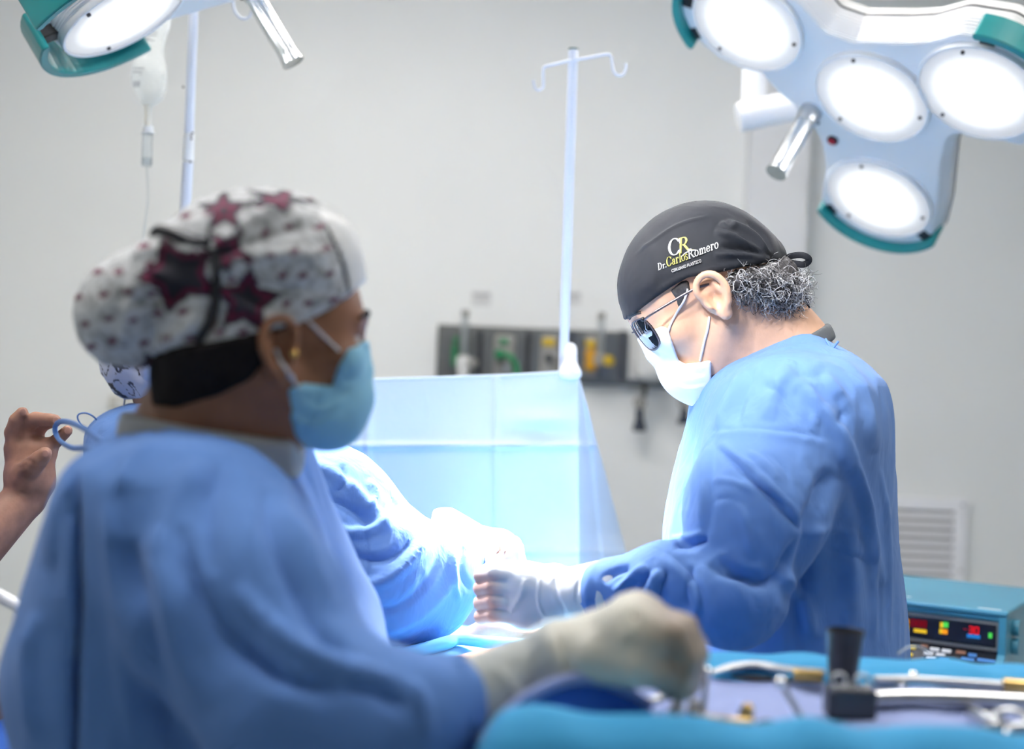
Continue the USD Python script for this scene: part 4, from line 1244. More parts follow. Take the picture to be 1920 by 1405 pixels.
maskS = TS.add('mask', world(biggest(mm)), 'mask_w', smooth=True)
def lay(f, pts, r, lift, n=5, flat=None, sides=8):
    p = onto(f, smooth_path(np.asarray(pts, float), n), lift=lift)
    return tube(V(p), r, sides, 0, flat=flat)
for pts in ([(1289, 541), (1284, 560), (1270, 584), (1259, 606), (1253, 624)], [(1331, 594), (1328, 615), (1321, 640), (1313, 676)]):
    TS.add('ear_loop', lay(lambda p: np.minimum(head_g(p), neck(p)), pts, .0016, .0018), 'elastic', parent=maskS, smooth=True)

# glasses
M['glass_thin'] = usdkit.material(stage, '/World/Looks/glass_thin', {'f': ('fresnel', {'IOR': 1.12}), 't': ('transparent_bsdf', {'color': (.97, .97, .97)}), 'g': ('glossy_bsdf', {'color': (1, 1, 1), 'roughness': .02}), 'x': ('mix_closure', {})},
    [('f.fac', 'x.fac'), ('t.BSDF', 'x.closure1'), ('g.BSDF', 'x.closure2')], surface='x.closure')
M['frame_metal'] = mat('frame_metal', (.16, .13, .14), .3, metallic=.7)
hp = lambda x, y, z: V(HD.out((x, y, z)))
for s in (1, -1):
    rim = [(.083, s * .066, .019), (.092, s * .040, .021), (.098, s * .014, .018), (.100, s * .010, .000), (.098, s * .016, -.021), (.092, s * .040, -.026), (.084, s * .064, -.020), (.081, s * .069, .0), (.083, s * .066, .019)]
    r_ = smooth_path(rim, 5)
    g0 = TS.add('glasses_rim', tube([hp(*q) for q in r_], .0010, 8, 0), 'frame_metal', parent=bodyS if False else None, smooth=True) if s == 1 else TS.add('glasses_rim', tube([hp(*q) for q in r_], .0010, 8, 0), 'frame_metal', smooth=True)
    c_ = np.mean(rim[:-1], 0)
    ring_ = np.array(r_[:-1]); ring2 = ring_ + np.array([-.0018, 0, 0])
    vv = np.vstack([ring_, ring2, c_[None] + (.0015, 0, 0), c_[None] + (-.0003, 0, 0)])
    k = len(ring_)
    ff = [[i, (i + 1) % k, 2 * k] for i in range(k)] + [[k + (i + 1) % k, k + i, 2 * k + 1] for i in range(k)] + [x for i in range(k) for x in ([i, k + i, (i + 1) % k], [(i + 1) % k, k + i, k + (i + 1) % k])]
    lm = trimesh.Trimesh(V(HD.out(vv)), ff, process=False)
    TS.add('glasses_lens', lm, 'glass_thin', parent=g0)
    TS.add('glasses_temple', tube([hp(*q) for q in ((.084, s * .067, .016), (.070, s * .079, .0165), (.040, s * .0815, .014), (.005, s * .083, .010), (-.012, s * .083, .004))], .0014, 8, 6, flat=((0, 0, 1), 1.3)), 'frame_metal', parent=g0, smooth=True)
    TS.add('glasses_hinge', trimesh.creation.icosphere(2, .0032).apply_translation(hp(.084, s * .0675, .0175)), 'black', parent=g0, smooth=True)
TS.add('glasses_bridge', tube([hp(.099, .0105, .008), hp(.103, 0, .010), hp(.099, -.0105, .008)], .001, 8, 6), 'frame_metal', smooth=True)
# eye and brow
M['eye'] = mat('eye_white', (.55, .5, .47), .25)
M['iris'] = mat('iris', (.03, .015, .01), .15)
M['brow'] = mat('brow_hair', (.06, .05, .05), .8)
for s in (1, -1):
    ey = TS.add('eye', trimesh.creation.icosphere(3, .0122).apply_translation((0, 0, 0)).apply_transform(trimesh.transformations.translation_matrix(hp(.0785, s * .032, .0015))), 'eye', smooth=True)
    TS.add('iris', trimesh.creation.icosphere(2, .0060).apply_translation(hp(.0855, s * .033, -.002)), 'iris', parent=ey, smooth=True)
    TS.add('eyebrow', tube([hp(.094, s * .014, .026), hp(.0925, s * .028, .031), hp(.080, s * .048, .026)], [.003, .0038, .002], 8), 'brow', smooth=True)

# gloves
def glove(fn, box, wrist, T, m, label=None, h=.0022, lift=0.0, cr=None, skin=None):
    cutn = wrist
    mm = build(lambda p: smx(fn(p) - lift, half(p, cutn[0], cutn[1]), .002), *box, h, 3)
    if cr: creases(mm, cr, 1.8)
    return T.add('glove', world(mm), 'glove_tone', smooth=True, label=label, tone=thin_latex(mm, (.72, .73, .75), (.60, .39, .34), skin or (lambda q: q[:, 0] * 0)))
sleeve_line = lambda: 0
crg = [([(1012, 1080), (1010, 1130), (1022, 1160)], 3, .002, 'r'), ([(1040, 1085), (1045, 1120), (1060, 1150)], 5, -.002, 'r'), ([(950, 1160), (975, 1120), (985, 1085)], 5, .002, 'r'), ([(1085, 1085), (1080, 1120), (1090, 1140)], 4, -.002, 'r')]
glove(lambda p: np.minimum(fist_g(p), cone(p, px(1140, 1108, 1.72), px(1060, 1112, 1.745), .0385, .0295)), boxof([fbox[0], fbox[1], px(1180, 1060, 1.66)]), (px(1150, 1108, 1.72), (1, .1, 0)), TS, 'glove', cr=crg, skin=lambda q: np.clip((945 - q[:, 0]) / 25, 0, 1) * np.clip((q[:, 1] - 1068) / 15, 0, 1))
glove(lambda p: np.minimum(fistr_g(p), cone(p, px(1120, 1108, 2.10), px(1050, 1104, 2.08), .042, .029)), boxof([frbox[0], frbox[1]]), (px(1118, 1095, 2.10), (1, 0, 0)), TS, 'glove')

# grey curls at the back of the head
hairv = Body().ell(px(1368, 532, Y0), (pr(28, Y0), pr(26, Y0), .083), .02).ell(px(1425, 540, Y0), (pr(58, Y0), pr(46, Y0), .078), .02).ell(px(1380, 535, Y0), (pr(34, Y0), pr(30, Y0), .081), .02).ell(px(1452, 520, Y0), (pr(36, Y0), pr(38, Y0), .06), .02).ell(px(1455, 565, Y0), (pr(30, Y0), pr(22, Y0), .05), .02)
def hair_fn(p): return smx(hairv(p), -(capline(p) + .004), .004)
mm = build(hair_fn, *pbox((1335, 470, Y0 - .11), (1510, 610, Y0 + .11)), .0034, 4)
crumple(mm, .004, 70, 2)
M['hair_base'] = mat('hair_base', (.045, .042, .045), .8, noise=(120, .5))
hb = TS.add('hair', world(mm), 'hair_base', smooth=True, label='short curly grey hair below the cap')
def curves(T, path, name, strands, width, m):
    p_ = path + '/' + name
    bc = UsdGeom.BasisCurves.Define(stage, p_)
    bc.CreateTypeAttr('linear')
    pts = np.vstack([V(s) - T.base for s in strands])
    bc.CreatePointsAttr(Vt.Vec3fArray.FromNumpy(pts.astype(np.float32)))
    bc.CreateCurveVertexCountsAttr(Vt.IntArray([len(s) for s in strands]))
    w_ = np.concatenate([np.linspace(width, width * .35, len(s)) for s in strands])
    bc.CreateWidthsAttr(Vt.FloatArray.FromNumpy(w_.astype(np.float32)))
    bc.SetWidthsInterpolation('vertex')
    UsdShade.MaterialBindingAPI.Apply(bc.GetPrim()).Bind(M[m])
vs, fs = mm.vertices, mm.faces
nn = meshkit.arrays(mm, True)[2]
M['hair_white'] = mat('hair_white', (.62, .62, .64), .4)
M['hair_grey'] = mat('hair_grey', (.22, .21, .22), .4)
M['hair_dark'] = mat('hair_dark', (.03, .028, .03), .45)
def curl(i):
    o, n = vs[i], nn[i]
    L = RNG.uniform(.014, .030); rad = RNG.uniform(.004, .009); turns = RNG.uniform(.7, 1.6); ph = RNG.uniform(0, 6.28)
    down = np.array([.5 + RNG.uniform(-.8, .8), -.5 + RNG.uniform(-.7, .7), RNG.uniform(-.4, .4)])
    d = down - n * (down @ n) * .95 + n * .06; d /= np.linalg.norm(d)
    e = np.cross(d, n); e /= np.linalg.norm(e) + 1e-9
    t = np.linspace(0, 1, 16)[:, None]
    return o + d * L * t + n * (.002 + rad * .8 * np.sin(ph + turns * 6.28 * t) * t ** .5 + .002 * t) + e * rad * (np.cos(ph + turns * 6.28 * t) - math.cos(ph)) * t ** .5
_q = pix(vs)
ok_i = np.where((capline(vs) > .0045) & ~((_q[:, 0] > 1458) & (_q[:, 1] < 512)))[0]
for nm, m_, cnt_, wd in (('white_curls', 'hair_white', 1000, .0009), ('grey_curls', 'hair_grey', 900, .0009), ('dark_curls', 'hair_dark', 900, .0009)):
    curves(TS, hb, nm, [curl(i) for i in RNG.choice(ok_i, cnt_)], wd, m_)
stray = []
for x, y in ((1384, 502), (1394, 499), (1404, 499)):
    o = onto(lambda p: np.minimum(cap_fn(p), hair_fn(p)), [(x, y)], lift=.001)[0]
    for k in range(4):
        d = np.array([RNG.uniform(-.3, .3), RNG.uniform(.3, 1), -.3]); d /= np.linalg.norm(d)
        t = np.linspace(0, 1, 8)[:, None]
        stray.append(o + d * .009 * t + np.array([.006, -.004, 0]) * t ** 2 * RNG.uniform(-1, 1))
curves(TS, hb, 'stray_hairs', stray, .0005, 'hair_white')

# tie strings at the nape of the gown
for pts in ([(1530, 637, 1.90), (1545, 645, 1.87), (1560, 660, 1.86), (1575, 668, 1.86)], [(1540, 640, 1.88), (1552, 652, 1.86), (1560, 668, 1.86), (1570, 672, 1.86), (1562, 655, 1.86), (1572, 640, 1.86)],
            [(1560, 664, 1.86), (1572, 676, 1.86), (1582, 690, 1.86)], [(1566, 668, 1.86), (1590, 672, 1.86), (1608, 684, 1.86), (1615, 698, 1.86)], [(1548, 636, 1.87), (1556, 650, 1.86), (1566, 662, 1.86)]):
    TS.add('gown_tie', tube([P(*q) for q in pts], .0017, 8, 6), 'gown', parent=gownS, smooth=True)

sb_poly = [(1258, 545), (1276, 530), (1290, 524), (1294, 545), (1284, 566), (1272, 578), (1268, 560)]
TS.add('sideburn', world(crumple(build(lambda p: np.maximum(smx(skull_g(p) - .0022, poly_sd(pix(p), sb_poly) / FPX * Y0, .004), p[:, 2] - Y0), *pbox((1230, 510, Y0 - .11), (1320, 600, Y0)), .0022, 3), .001, 90, 1)), 'hair_base', smooth=True, label='dark cropped sideburn in front of the ear')
# ------------------------------------------------------------------ the scrub nurse (patterned cap), in front at the left, facing the field
YN = 1.32
yaw = math.radians(20)
HN = HeadFrame(C(509, 636, YN), (math.cos(yaw), -.03, math.sin(yaw)), (.03, 1, 0), .90)
head2 = head_shape(.3); ear_n = ear_shape(-1)
def squash(q): q = q.copy(); q[:, 2] = np.where(q[:, 2] < 0, q[:, 2] / .84, q[:, 2]); return q
def headN(p):
    q = squash(HN.local(p))
    d = head2(q) * .93
    return sm(d, group(ear_n, (-.03, -.105, -.05), (.03, -.05, .03), .02)(HN.local(p)), .004) * HN.k
headN_g = group(headN, HN.o - .165, HN.o + .165, .03)
skullN_g = group(lambda p: head2(squash(HN.local(p))) * .93 * HN.k, HN.o - .165, HN.o + .165, .03)
tors2 = rows_fn([(806, 350, 70, 1.33, .08), (816, 350, 100, 1.33, .12), (832, 346, 138, 1.33, .15), (852, 340, 165, 1.33, .168), (880, 342, 190, 1.33, .185), (950, 348, 228, 1.33, .19), (1050, 352, 262, 1.33, .19), (1130, 352, 290, 1.33, .185),
                 (1260, 352, 325, 1.33, .185), (1405, 372, 322, 1.33, .19), (1700, 380, 330, 1.33, .20), (2600, 380, 380, 1.33, .22)], 2.1)
gN = Body().fn(tors2)
gN.cone(px(405, 1015, 1.20), px(455, 1150, 1.13), .072, .076, .06).cone(px(455, 1150, 1.13), px(560, 1330, 1.08), .076, .070, .03)
gN.cone(px(560, 1330, 1.08), px(730, 1345, 1.10), .066, .050, .03).cone(px(730, 1345, 1.10), px(895, 1312, 1.14), .048, .030, .02)
# far arm, held forward
gN.cone(px(470, 900, 1.50), px(600, 1160, 1.53), .070, .06, .04).cone(px(600, 1180, 1.53), px(700, 1330, 1.42), .055, .045, .03)
# the open back: a slit down the gown
slit = np.array([[150, 885], [150, 1000], [152, 1120], [146, 1260], [142, 1500]])
def slit_d(p):
    q = pix(p)
    d = np.abs(q[:, 0] - np.interp(q[:, 1], slit[:, 1], slit[:, 0])) - np.interp(q[:, 1], [890, 1000, 1300, 1500], [4, 7, 9, 10])
    d = d / FPX * 1.2
    return np.maximum(d, np.maximum(p[:, 2] - 1.335, (890 - q[:, 1]) / FPX * 1.2))
def gownN(p):
    d = gN(p)
    return np.maximum(d, -np.maximum(slit_d(p), -(d + .03)))
neckN = Body().cone(HN.out((-.030, 0, -.03)), px(385, 830, 1.335), .056, .066, .02).cone(HN.out((.0, 0, -.06)), px(430, 840, 1.335), .050, .060, .03).cone(HN.out((-.055, -.01, -.02)), px(365, 800, 1.33), .035, .045, .03)
bodyN_in = Body().fn(inset(tors2, .03)).cone(px(405, 1015, 1.22), px(560, 1330, 1.09), .05, .042, .03).cone(px(560, 1330, 1.09), px(900, 1310, 1.14), .04, .027, .02)
bodyN_in.cone(px(470, 900, 1.48), px(600, 1170, 1.53), .05, .04, .03).cone(px(600, 1180, 1.53), px(700, 1330, 1.42), .038, .03, .02)
cxN = C(380, 1405, 1.33)[0]
legN = Body(); legs(legN, cxN, 1.33, -.65, FV(cxN), .09, .08)
def handN():
    q = lambda x, y, Y: px(x, y, Y)
    palm = Body().cone(q(890, 1314, 1.14), q(1050, 1236, 1.16), .030, .0275, .01).cone(q(1050, 1226, 1.175), q(1195, 1180, 1.205), .026, .026, .015).cone(q(1050, 1238, 1.145), q(1190, 1198, 1.140), .027, .027, .015).cone(q(1195, 1180, 1.205), q(1190, 1198, 1.140), .026, .027, .015)
    palm.cone(q(1195, 1182, 1.20), q(1245, 1190, 1.20), .026, .018, .015).cone(q(1190, 1198, 1.14), q(1240, 1200, 1.14), .027, .018, .015).cone(q(1075, 1245, 1.15), q(1150, 1232, 1.15), .022, .024, .012)
    ch = []
    for k, (Yk, dx, dy, r) in enumerate(((1.128, -4, 8, .0100), (1.150, 6, 2, .0108), (1.174, 10, -2, .0110), (1.198, 4, -4, .0106))):
        ch.append(([q(1215, 1190 + dy, Yk), q(1268 + dx, 1184 + dy, Yk), q(1291 + dx, 1226 + dy, Yk), q(1280 + dx, 1288 + dy, Yk)], [r * 1.5, r * 1.25, r * 1.1, r * .88]))
    th = ([q(1110, 1235, 1.13), q(1185, 1250, 1.12), q(1238, 1262, 1.125), q(1266, 1294, 1.14)], [.020, .016, .0125, .0098])
    return union_fingers(palm, ch + [th], .008), boxof([q(850, 1100, 1.05), q(1340, 1400, 1.28)])
hN, hNbox = handN()
hN_g = group(hN, *hNbox, .03)
def nurse_body(p):
    d = sm(headN_g(p), neckN(p), .02)
    d = sm(d, bodyN_in(p), .02)
    d = np.minimum(d, hN_g(p) + .0012)
    return sm(d, legN(p), .04)
TN = Thing('person', 'scrub nurse in a patterned star cap and pale blue mask reaching over the instrument table', 'person', V((cxN, FV(cxN), 1.33)))
lo = np.array([-.50, FV(cxN) + .03, 1.0]); hi = np.array([.20, .17, 1.66])
bN = TN.add('body', world(build(nurse_body, lo, hi, .0038, 4)), 'skin_n', smooth=True)
mG = build(gownN, np.array([-.52, -1.12, .98]), np.array([.12, -.02, 1.66]), .0042, 6)
foldsN = [
    ([(245, 1010), (255, 1130), (285, 1260), (330, 1400)], 22, -.016, 'r'), ([(205, 900), (215, 1000), (240, 1200), (250, 1400)], 20, .009, 'r'),
    ([(300, 1000), (320, 1120), (350, 1230), (400, 1320)], 24, .010, 'r'), ([(380, 870), (330, 950), (300, 1050)], 22, .007, 'r'), ([(420, 850), (390, 960), (395, 1080)], 20, -.006, 'r'),
    ([(340, 990), (360, 1090), (440, 1220), (540, 1270)], 22, -.009, 'r'), ([(520, 900), (560, 1010), (620, 1150)], 18, .007, 'r'), ([(490, 920), (520, 1040), (590, 1180), (670, 1240)], 18, -.008, 'r'),
    ([(440, 1100), (520, 1190), (640, 1255), (760, 1280)], 18, .008, 'r'), ([(430, 1180), (520, 1270), (640, 1300)], 18, -.010, 'r'),
    ([(150, 890), (110, 960), (95, 1060)], 12, .006, 'r'), ([(75, 1150), (55, 1260), (70, 1400)], 16, .008, 'r'),
    ([(300, 830), (250, 870), (220, 930)], 14, .005, 'r'), ([(640, 1290), (700, 1300), (760, 1330)], 14, -.007, 'r'), ([(760, 1275), (790, 1320), (800, 1390)], 12, .005, 'r'),
]
creases(mG, foldsN, YN)
crumple(mG, .003, 11, 9, (1, .5, 1))
gNp = TN.add('gown', world(mG), 'gown_n', smooth=True)
shoes(TN, cxN, 1.33, (1, .3), .09)
# collar
def shirtN(p): return smx(neckN(p) - .012, np.maximum(half(p, px(330, 786, 1.33), (.16, 1, 0)), -half(p, px(330, 860, 1.33), (.16, 1, 0))), .006)
TN.add('shirt_collar', world(build(shirtN, *pbox((190, 740, 1.2), (520, 900, 1.46)), .004, 3)), 'shirt', smooth=True, label='pale grey shirt collar')
# hair under the cap
def capl(p):
    q = pix(p)
    return (q[:, 1] - np.interp(q[:, 0], [150, 200, 260, 330, 400, 500, 560, 620, 690], [700, 690, 688, 662, 652, 628, 602, 572, 522])) / FPX * YN
hair_poly = [(260, 560), (590, 560), (560, 606), (520, 628), (505, 668), (470, 712), (410, 742), (330, 765), (285, 760), (270, 640)]
def hairN(p): return smx(sm(skullN_g(p), neckN(p), .03) - .0055 - .004 * meshkit.noise(p * 60), np.maximum(np.maximum(poly_sd(pix(p), hair_poly) / FPX * YN, -capl(p) - .006), p[:, 2] - YN - .03), .006)
M['hair_black'] = mat('hair_black', (.008, .006, .006), .8, noise=(120, .4), bump=(200, .5, 3, .002), specular_ior_level=.15)
TN.add('hair', world(build(hairN, *pbox((270, 560, YN - .1), (580, 760, YN + .1)), .0035, 4)), 'hair_black', smooth=True)

# cap with the gathered bun
capn = Body()
r2 = lambda a: np.array([[math.cos(a), math.sin(a), 0], [-math.sin(a), math.cos(a), 0], [0, 0, 1]])
capn.ell(px(515, 500, YN), (pr(166, YN), pr(136, YN), .088), .02, r2(-.05)).ell(px(420, 510, YN), (pr(130, YN), pr(118, YN), .088), .04, r2(.3)).ell(px(300, 560, YN), (pr(128, YN), pr(96, YN), .078), .03, r2(.42)).ball(px(245, 600, YN), pr(76, YN), .05)
capn.fn(lambda p: skullN_g(p) - .005, .01)
def capN_fn(p): return smx(capn(p), capl(p), .006)
mC = build(capN_fn, *pbox((140, 340, YN - .13), (720, 720, YN + .14)), .0022, 5)
creases(mC, [([(400, 400), (390, 470), (405, 540), (390, 640)], 8, -.008, 'r'), ([(390, 480), (460, 420), (560, 380)], 14, .005, 'r'), ([(395, 490), (480, 450), (600, 420)], 12, -.005, 'r'), ([(398, 500), (500, 480), (620, 480)], 14, .005, 'r'),
            ([(400, 520), (500, 540), (620, 540)], 14, -.004, 'r'), ([(400, 540), (480, 590), (540, 600)], 12, .004, 'r'), ([(380, 480), (320, 470), (250, 490)], 14, .006, 'r'), ([(380, 540), (300, 560), (220, 560)], 16, -.006, 'r'),
            ([(385, 590), (320, 640), (260, 660)], 14, .006, 'r'), ([(270, 520), (240, 580), (230, 650)], 14, .005, 'r'), ([(300, 520), (285, 600), (290, 650)], 12, -.004, 'r'), ([(615, 430), (640, 490), (655, 545)], 4, -.003, 'r')], YN)
crumple(mC, .003, 22, 4)
# printed cloth: white with grey weave, black stars edged magenta, small magenta dashes, a white front band
cv = np.array(mC.vertices)
cq = pix(cv)
nrm = meshkit.arrays(mC, True)[2]
front_ = (nrm[:, 2] < .25)
tone = np.empty((len(cv), 3))
weave = meshkit.fbm(cv * 160, 3, 8); blot = meshkit.fbm(cv * 45, 2, 2)
tone[:] = np.array([.64, .65, .66])[None] * (1 - .55 * np.clip((weave * .8 + blot * .2 - .48) * 5, 0, 1))[:, None] + np.array([0, 0, 0])
def star(c, r0, r1, rot, sx=1.0, sy=1.0, n=5):
    a = np.arange(2 * n) * math.pi / n + rot
    rr_ = np.where(np.arange(2 * n) % 2 == 0, r0, r1)
    return np.stack([c[0] + sx * rr_ * np.cos(a), c[1] + sy * rr_ * np.sin(a)], 1)
MAG, BLK = np.array([.12, .001, .035]), np.array([.012, .011, .020])
# small dashes on a wrapped grid
gxn, gyn = 46.0, 46.0
wob = np.stack([cq[:, 0] + .25 * (cq[:, 1] - 500), cq[:, 1] + .1 * cq[:, 0]], 1)
iy = np.floor(wob[:, 1] / gyn); ix = np.floor(wob[:, 0] / gxn + .5 * (iy % 2))
fx = (wob[:, 0] / gxn + .5 * (iy % 2) - ix - .5) * gxn; fy = (wob[:, 1] / gyn - iy - .5) * gyn
hsh = np.abs(np.sin(ix * 12.9 + iy * 78.2) * 43758.5) % 1
fx += (hsh - .5) * 14; fy += ((hsh * 7) % 1 - .5) * 12
ds = (np.abs(fx) < 11 - 1.2 * np.abs(fy)) & (fy > -6) & (fy < 5) & (np.abs(fx * .3 + fy) > -1)
tone[ds] = MAG * .9
stars = [((335, 515), 78, 44, .55, 1.15, 1.0), ((462, 565), 72, 36, -.2, 1, 1.0), ((425, 470), 56, 26, .3, 1, .9), ((420, 395), 62, 26, .9, .9, .8), ((520, 374), 70, 26, .1, 1.2, .45), ((590, 640), 60, 26, .1, 1, .6), ((300, 700), 60, 30, .4, 1, .8)]
for c, r0, r1_, ro, sx_, sy_ in stars:
    d = poly_sd(cq, star(c, r0, r1_, ro, sx_, sy_))
    w = (d < 0) & front_
    tone[w] = BLK
    w = (d < -7) & (d > -15) & front_
    tone[w] = MAG
d = poly_sd(cq, star((335, 515), 60, 34, .55, 1.15, 1.0)); tone[(d < -12) & front_] = BLK
# the reverse carries the same print
bk = ~front_
st2 = [((300, 540), 70, 36, .2, 1, 1), ((470, 480), 70, 36, .8, 1, 1), ((600, 560), 60, 30, .4, 1, 1)]
for c, r0, r1_, ro, sx_, sy_ in st2:
    d = poly_sd(cq, star(c, r0, r1_, ro, sx_, sy_)); tone[(d < 0) & bk] = BLK; tone[(d < -6) & (d > -17) & bk] = MAG
d, sd, al = segdist(cq, smooth_path(np.array([(612, 425), (628, 460), (643, 500), (655, 548)], float), 5))
side = cq[:, 0] > np.interp(cq[:, 1], [400, 425, 460, 500, 548, 600], [600, 612, 628, 643, 655, 665])
tone[side] = np.array([.80, .80, .80])
tone[(d < 3.5)] = np.array([.03, .03, .035])
d, sd, al = segdist(cq, smooth_path(np.array([(408, 470), (406, 530), (396, 590), (372, 640)], float), 5))
tone[(d < 8) & front_] = np.array([.015, .013, .016])
M['cap_print'] = painted('cap_print', .8, bump=(40, .25))
cpN = TN.add('cap', world(mC), 'cap_print', smooth=True, tone=tone, label='pale cap printed with black and magenta stars')
TN.add('cap_band', lay(capN_fn, [(372, 640), (398, 588), (406, 530), (404, 480), (396, 440)], .0042, -.001, flat=((0, 0, 1), 1), sides=10), 'black', parent=cpN, smooth=True)
TN.add('cap_tie', tube([P(283, 440, YN - .075), P(300, 432, YN - .08), P(330, 440, YN - .085), P(362, 455, YN - .088), P(384, 462, YN - .085), P(400, 480, YN - .08)], [.003, .0055, .006, .007, .008, .004], 10, 6), 'black', parent=cpN, smooth=True)
TN.add('cap_knot', world(build(Body().ell(px(378, 468, YN - .083), (.016, .010, .008), .01).ball(px(400, 480, YN - .08), .009, .006), *pbox((330, 430, YN - .12), (430, 520, YN - .04)), .0025, 3)), 'black', parent=cpN, smooth=True)

# mask
mp2 = np.array([(.092, .000), (.066, -.010), (.056, -.030), (.053, -.055), (.020, -.052), (.005, -.060), (.010, -.088), (.020, -.118), (.05, -.15), (.16, -.13), (.16, -.01), (.108, .004)])
def maskN(p):
    q = squash(HN.local(p))
    h = head2(q)
    t_ = sm(ell(q, (.054, 0, -.072), (.054, .055, .056)), ell(q, (.075, 0, -.034), (.022, .025, .026)), .02)
    t_ = sm(t_, ell(q, (.02, 0, -.095), (.05, .058, .028)), .02)
    return np.maximum(smx(sm(h - .005, t_, .015), poly_sd(q[:, [0, 2]], mp2), .002), -(h + .006)) * .93 * HN.k
bx = boxof([HN.out((-.03, .0, 0)) - .13, HN.out((.1, 0, -.06)) + .12])
mm = build(group(maskN, *bx, .02), *bx, .0026, 5)
creases(mm, [([(560, 745), (600, 765), (650, 740)], 7, .003, 's'), ([(540, 775), (590, 795), (640, 770)], 7, .003, 's'), ([(600, 720), (590, 770), (560, 815)], 6, -.002, 'r'), ([(630, 700), (645, 720), (668, 715)], 6, .002, 's')], YN)
mN = TN.add('mask', world(biggest(mm)), 'mask_b', smooth=True)
fN = lambda p: np.minimum(np.minimum(headN_g(p), neckN(p)), hairN(p))
for pts in ([(566, 592), (585, 610), (610, 635), (636, 660)], [(512, 655), (528, 685), (548, 715), (562, 735)]):
    TN.add('ear_loop', lay(fN, pts, .0030, .002, flat=((0, 0, 1), .4)), 'elastic', parent=mN, smooth=True)
for s in (-1,):
    ey = TN.add('eye', trimesh.creation.icosphere(3, .0108).apply_transform(trimesh.transformations.translation_matrix(V(HN.out((.0735, s * .032, .0015))))), 'eye', smooth=True)
    TN.add('eyebrow', tube([V(HN.out(q)) for q in ((.095, s * .010, .024), (.093, s * .026, .030), (.081, s * .048, .024))], [.003, .004, .002], 8), 'hair_black', smooth=True)
M['gold'] = mat('gold', (.8, .5, .15), .3, metallic=1.0)
TN.add('earring', trimesh.creation.icosphere(2, .0035).apply_translation(onto(headN_g, [(551, 664)], lift=.002)[0] * 0 + V(onto(headN_g, [(551, 664)], lift=.002)[0])), 'gold', parent=bN, smooth=True)
# long glove
def gloveN(p): return smx(np.minimum(hN_g(p), cone(p, px(885, 1316, 1.138), px(1050, 1236, 1.16), .0345, .0280)), half(p, px(872, 1322, 1.135), (-.9, -.42, 0)), .002)
mm = build(gloveN, *hNbox, .003, 4)
creases(mm, [([(1030, 1180), (1045, 1225), (1065, 1275)], 10, .0035, 's'), ([(1185, 1130), (1195, 1180), (1180, 1230)], 9, -.002, 'r'), ([(930, 1250), (960, 1290), (975, 1340)], 10, .002, 'r')], 1.15)
crumple(mm, .0012, 40, 3)
wq = lambda q: np.clip((q[:, 0] - 1185) / 70, 0, 1) * .75
tn = thin_latex(mm, (.70, .67, .57), (.30, .20, .14), wq)
kq = np.clip((1050 + (pix(np.array(mm.vertices))[:, 1] - 1220) * .25 - pix(np.array(mm.vertices))[:, 0]) / 30, 0, 1)[:, None]
tn = tn * (1 - kq) + np.array([.50, .52, .49]) * kq
TN.add('glove', world(mm), 'glove_tone', smooth=True, tone=tn, label='long cream latex glove, greyer along the forearm')
def cuffN(p): return np.maximum(np.maximum(cone(p, px(800, 1330, 1.12), px(905, 1310, 1.143), .044, .0375), -cone(p, px(800, 1330, 1.12), px(905, 1310, 1.143), .040, .035)), half(p, px(900, 1308, 1.142), (.95, .3, 0)))
TN.add('gown_cuff', world(build(cuffN, *pbox((760, 1230, 1.0), (960, 1440, 1.25)), .003, 4)), 'gown_n', parent=gNp, smooth=True)
# the tie held out behind her back
TN.add('gown_tie', tube([P(205, 845, 1.36), P(190, 830, 1.40), P(160, 806, 1.52), P(130, 792, 1.66), P(110, 792, 1.74), P(103, 806, 1.76), P(112, 826, 1.74), P(135, 840, 1.62), P(165, 840, 1.48), P(195, 848, 1.38)], .0033, 10, 8, flat=((0, 1, 0), .35)), 'gown_n', parent=gNp, smooth=True)
TN.add('tie_knot', world(build(Body().ell(px(205, 850, 1.315), (.020, .011, .012), .01, r2(.5)).ell(px(222, 838, 1.30), (.012, .008, .010), .01), *pbox((160, 800, 1.26), (260, 890, 1.37)), .003, 3)), 'gown_n', parent=gNp, smooth=True)

# ------------------------------------------------------------------ the helper across the table, behind the nurse
TA = Thing('person', 'helper with a doodle print cap whose sleeve reaches the field behind the nurse', 'person', V((C(400, 1200, 2.15)[0], FV(C(400, 1200, 2.15)[0]), 2.15)))
YA = 2.15
torsA = rows_fn([(758, 330, 80, 2.17, .08), (775, 335, 130, 2.17, .13), (800, 345, 165, 2.17, .17), (850, 375, 200, 2.16, .20), (950, 400, 225, 2.15, .20), (1100, 420, 235, 2.15, .18), (1300, 430, 235, 2.15, .18), (1800, 430, 250, 2.15, .2)], 2.2)
gA = Body().fn(torsA)
gA.cone(px(520, 885, 2.02), px(620, 960, 1.96), .078, .082, .05).cone(px(620, 960, 1.96), px(730, 1075, 1.92), .082, .082, .03)
gA.cone(px(735, 1085, 1.92), px(820, 1075, 1.95), .080, .062, .03).cone(px(820, 1075, 1.95), px(880, 1050, 1.98), .060, .038, .02).cone(px(690, 1140, 1.93), px(800, 1130, 1.95), .040, .05, .03)
gA.cone(px(470, 900, 2.30), px(640, 1080, 2.36), .075, .07, .04).cone(px(640, 1080, 2.36), px(830, 1060, 2.2), .06, .045, .03)
HA = HeadFrame(C(335, 655, 2.15), (.80, -.60, .1), (.60, .80, 0))
headA = head_shape()
earsA = [ear_shape(1), ear_shape(-1)]
def headA_d(p):
    q = HA.local(p)
    d = headA(q)
    for e, s in zip(earsA, (1, -1)):
        d = sm(d, group(e, (-.03, s * .078 - .025, -.05), (.03, s * .078 + .025, .03), .02)(q), .004)
    return d
headA_g = group(headA_d, HA.o - .165, HA.o + .165, .03)
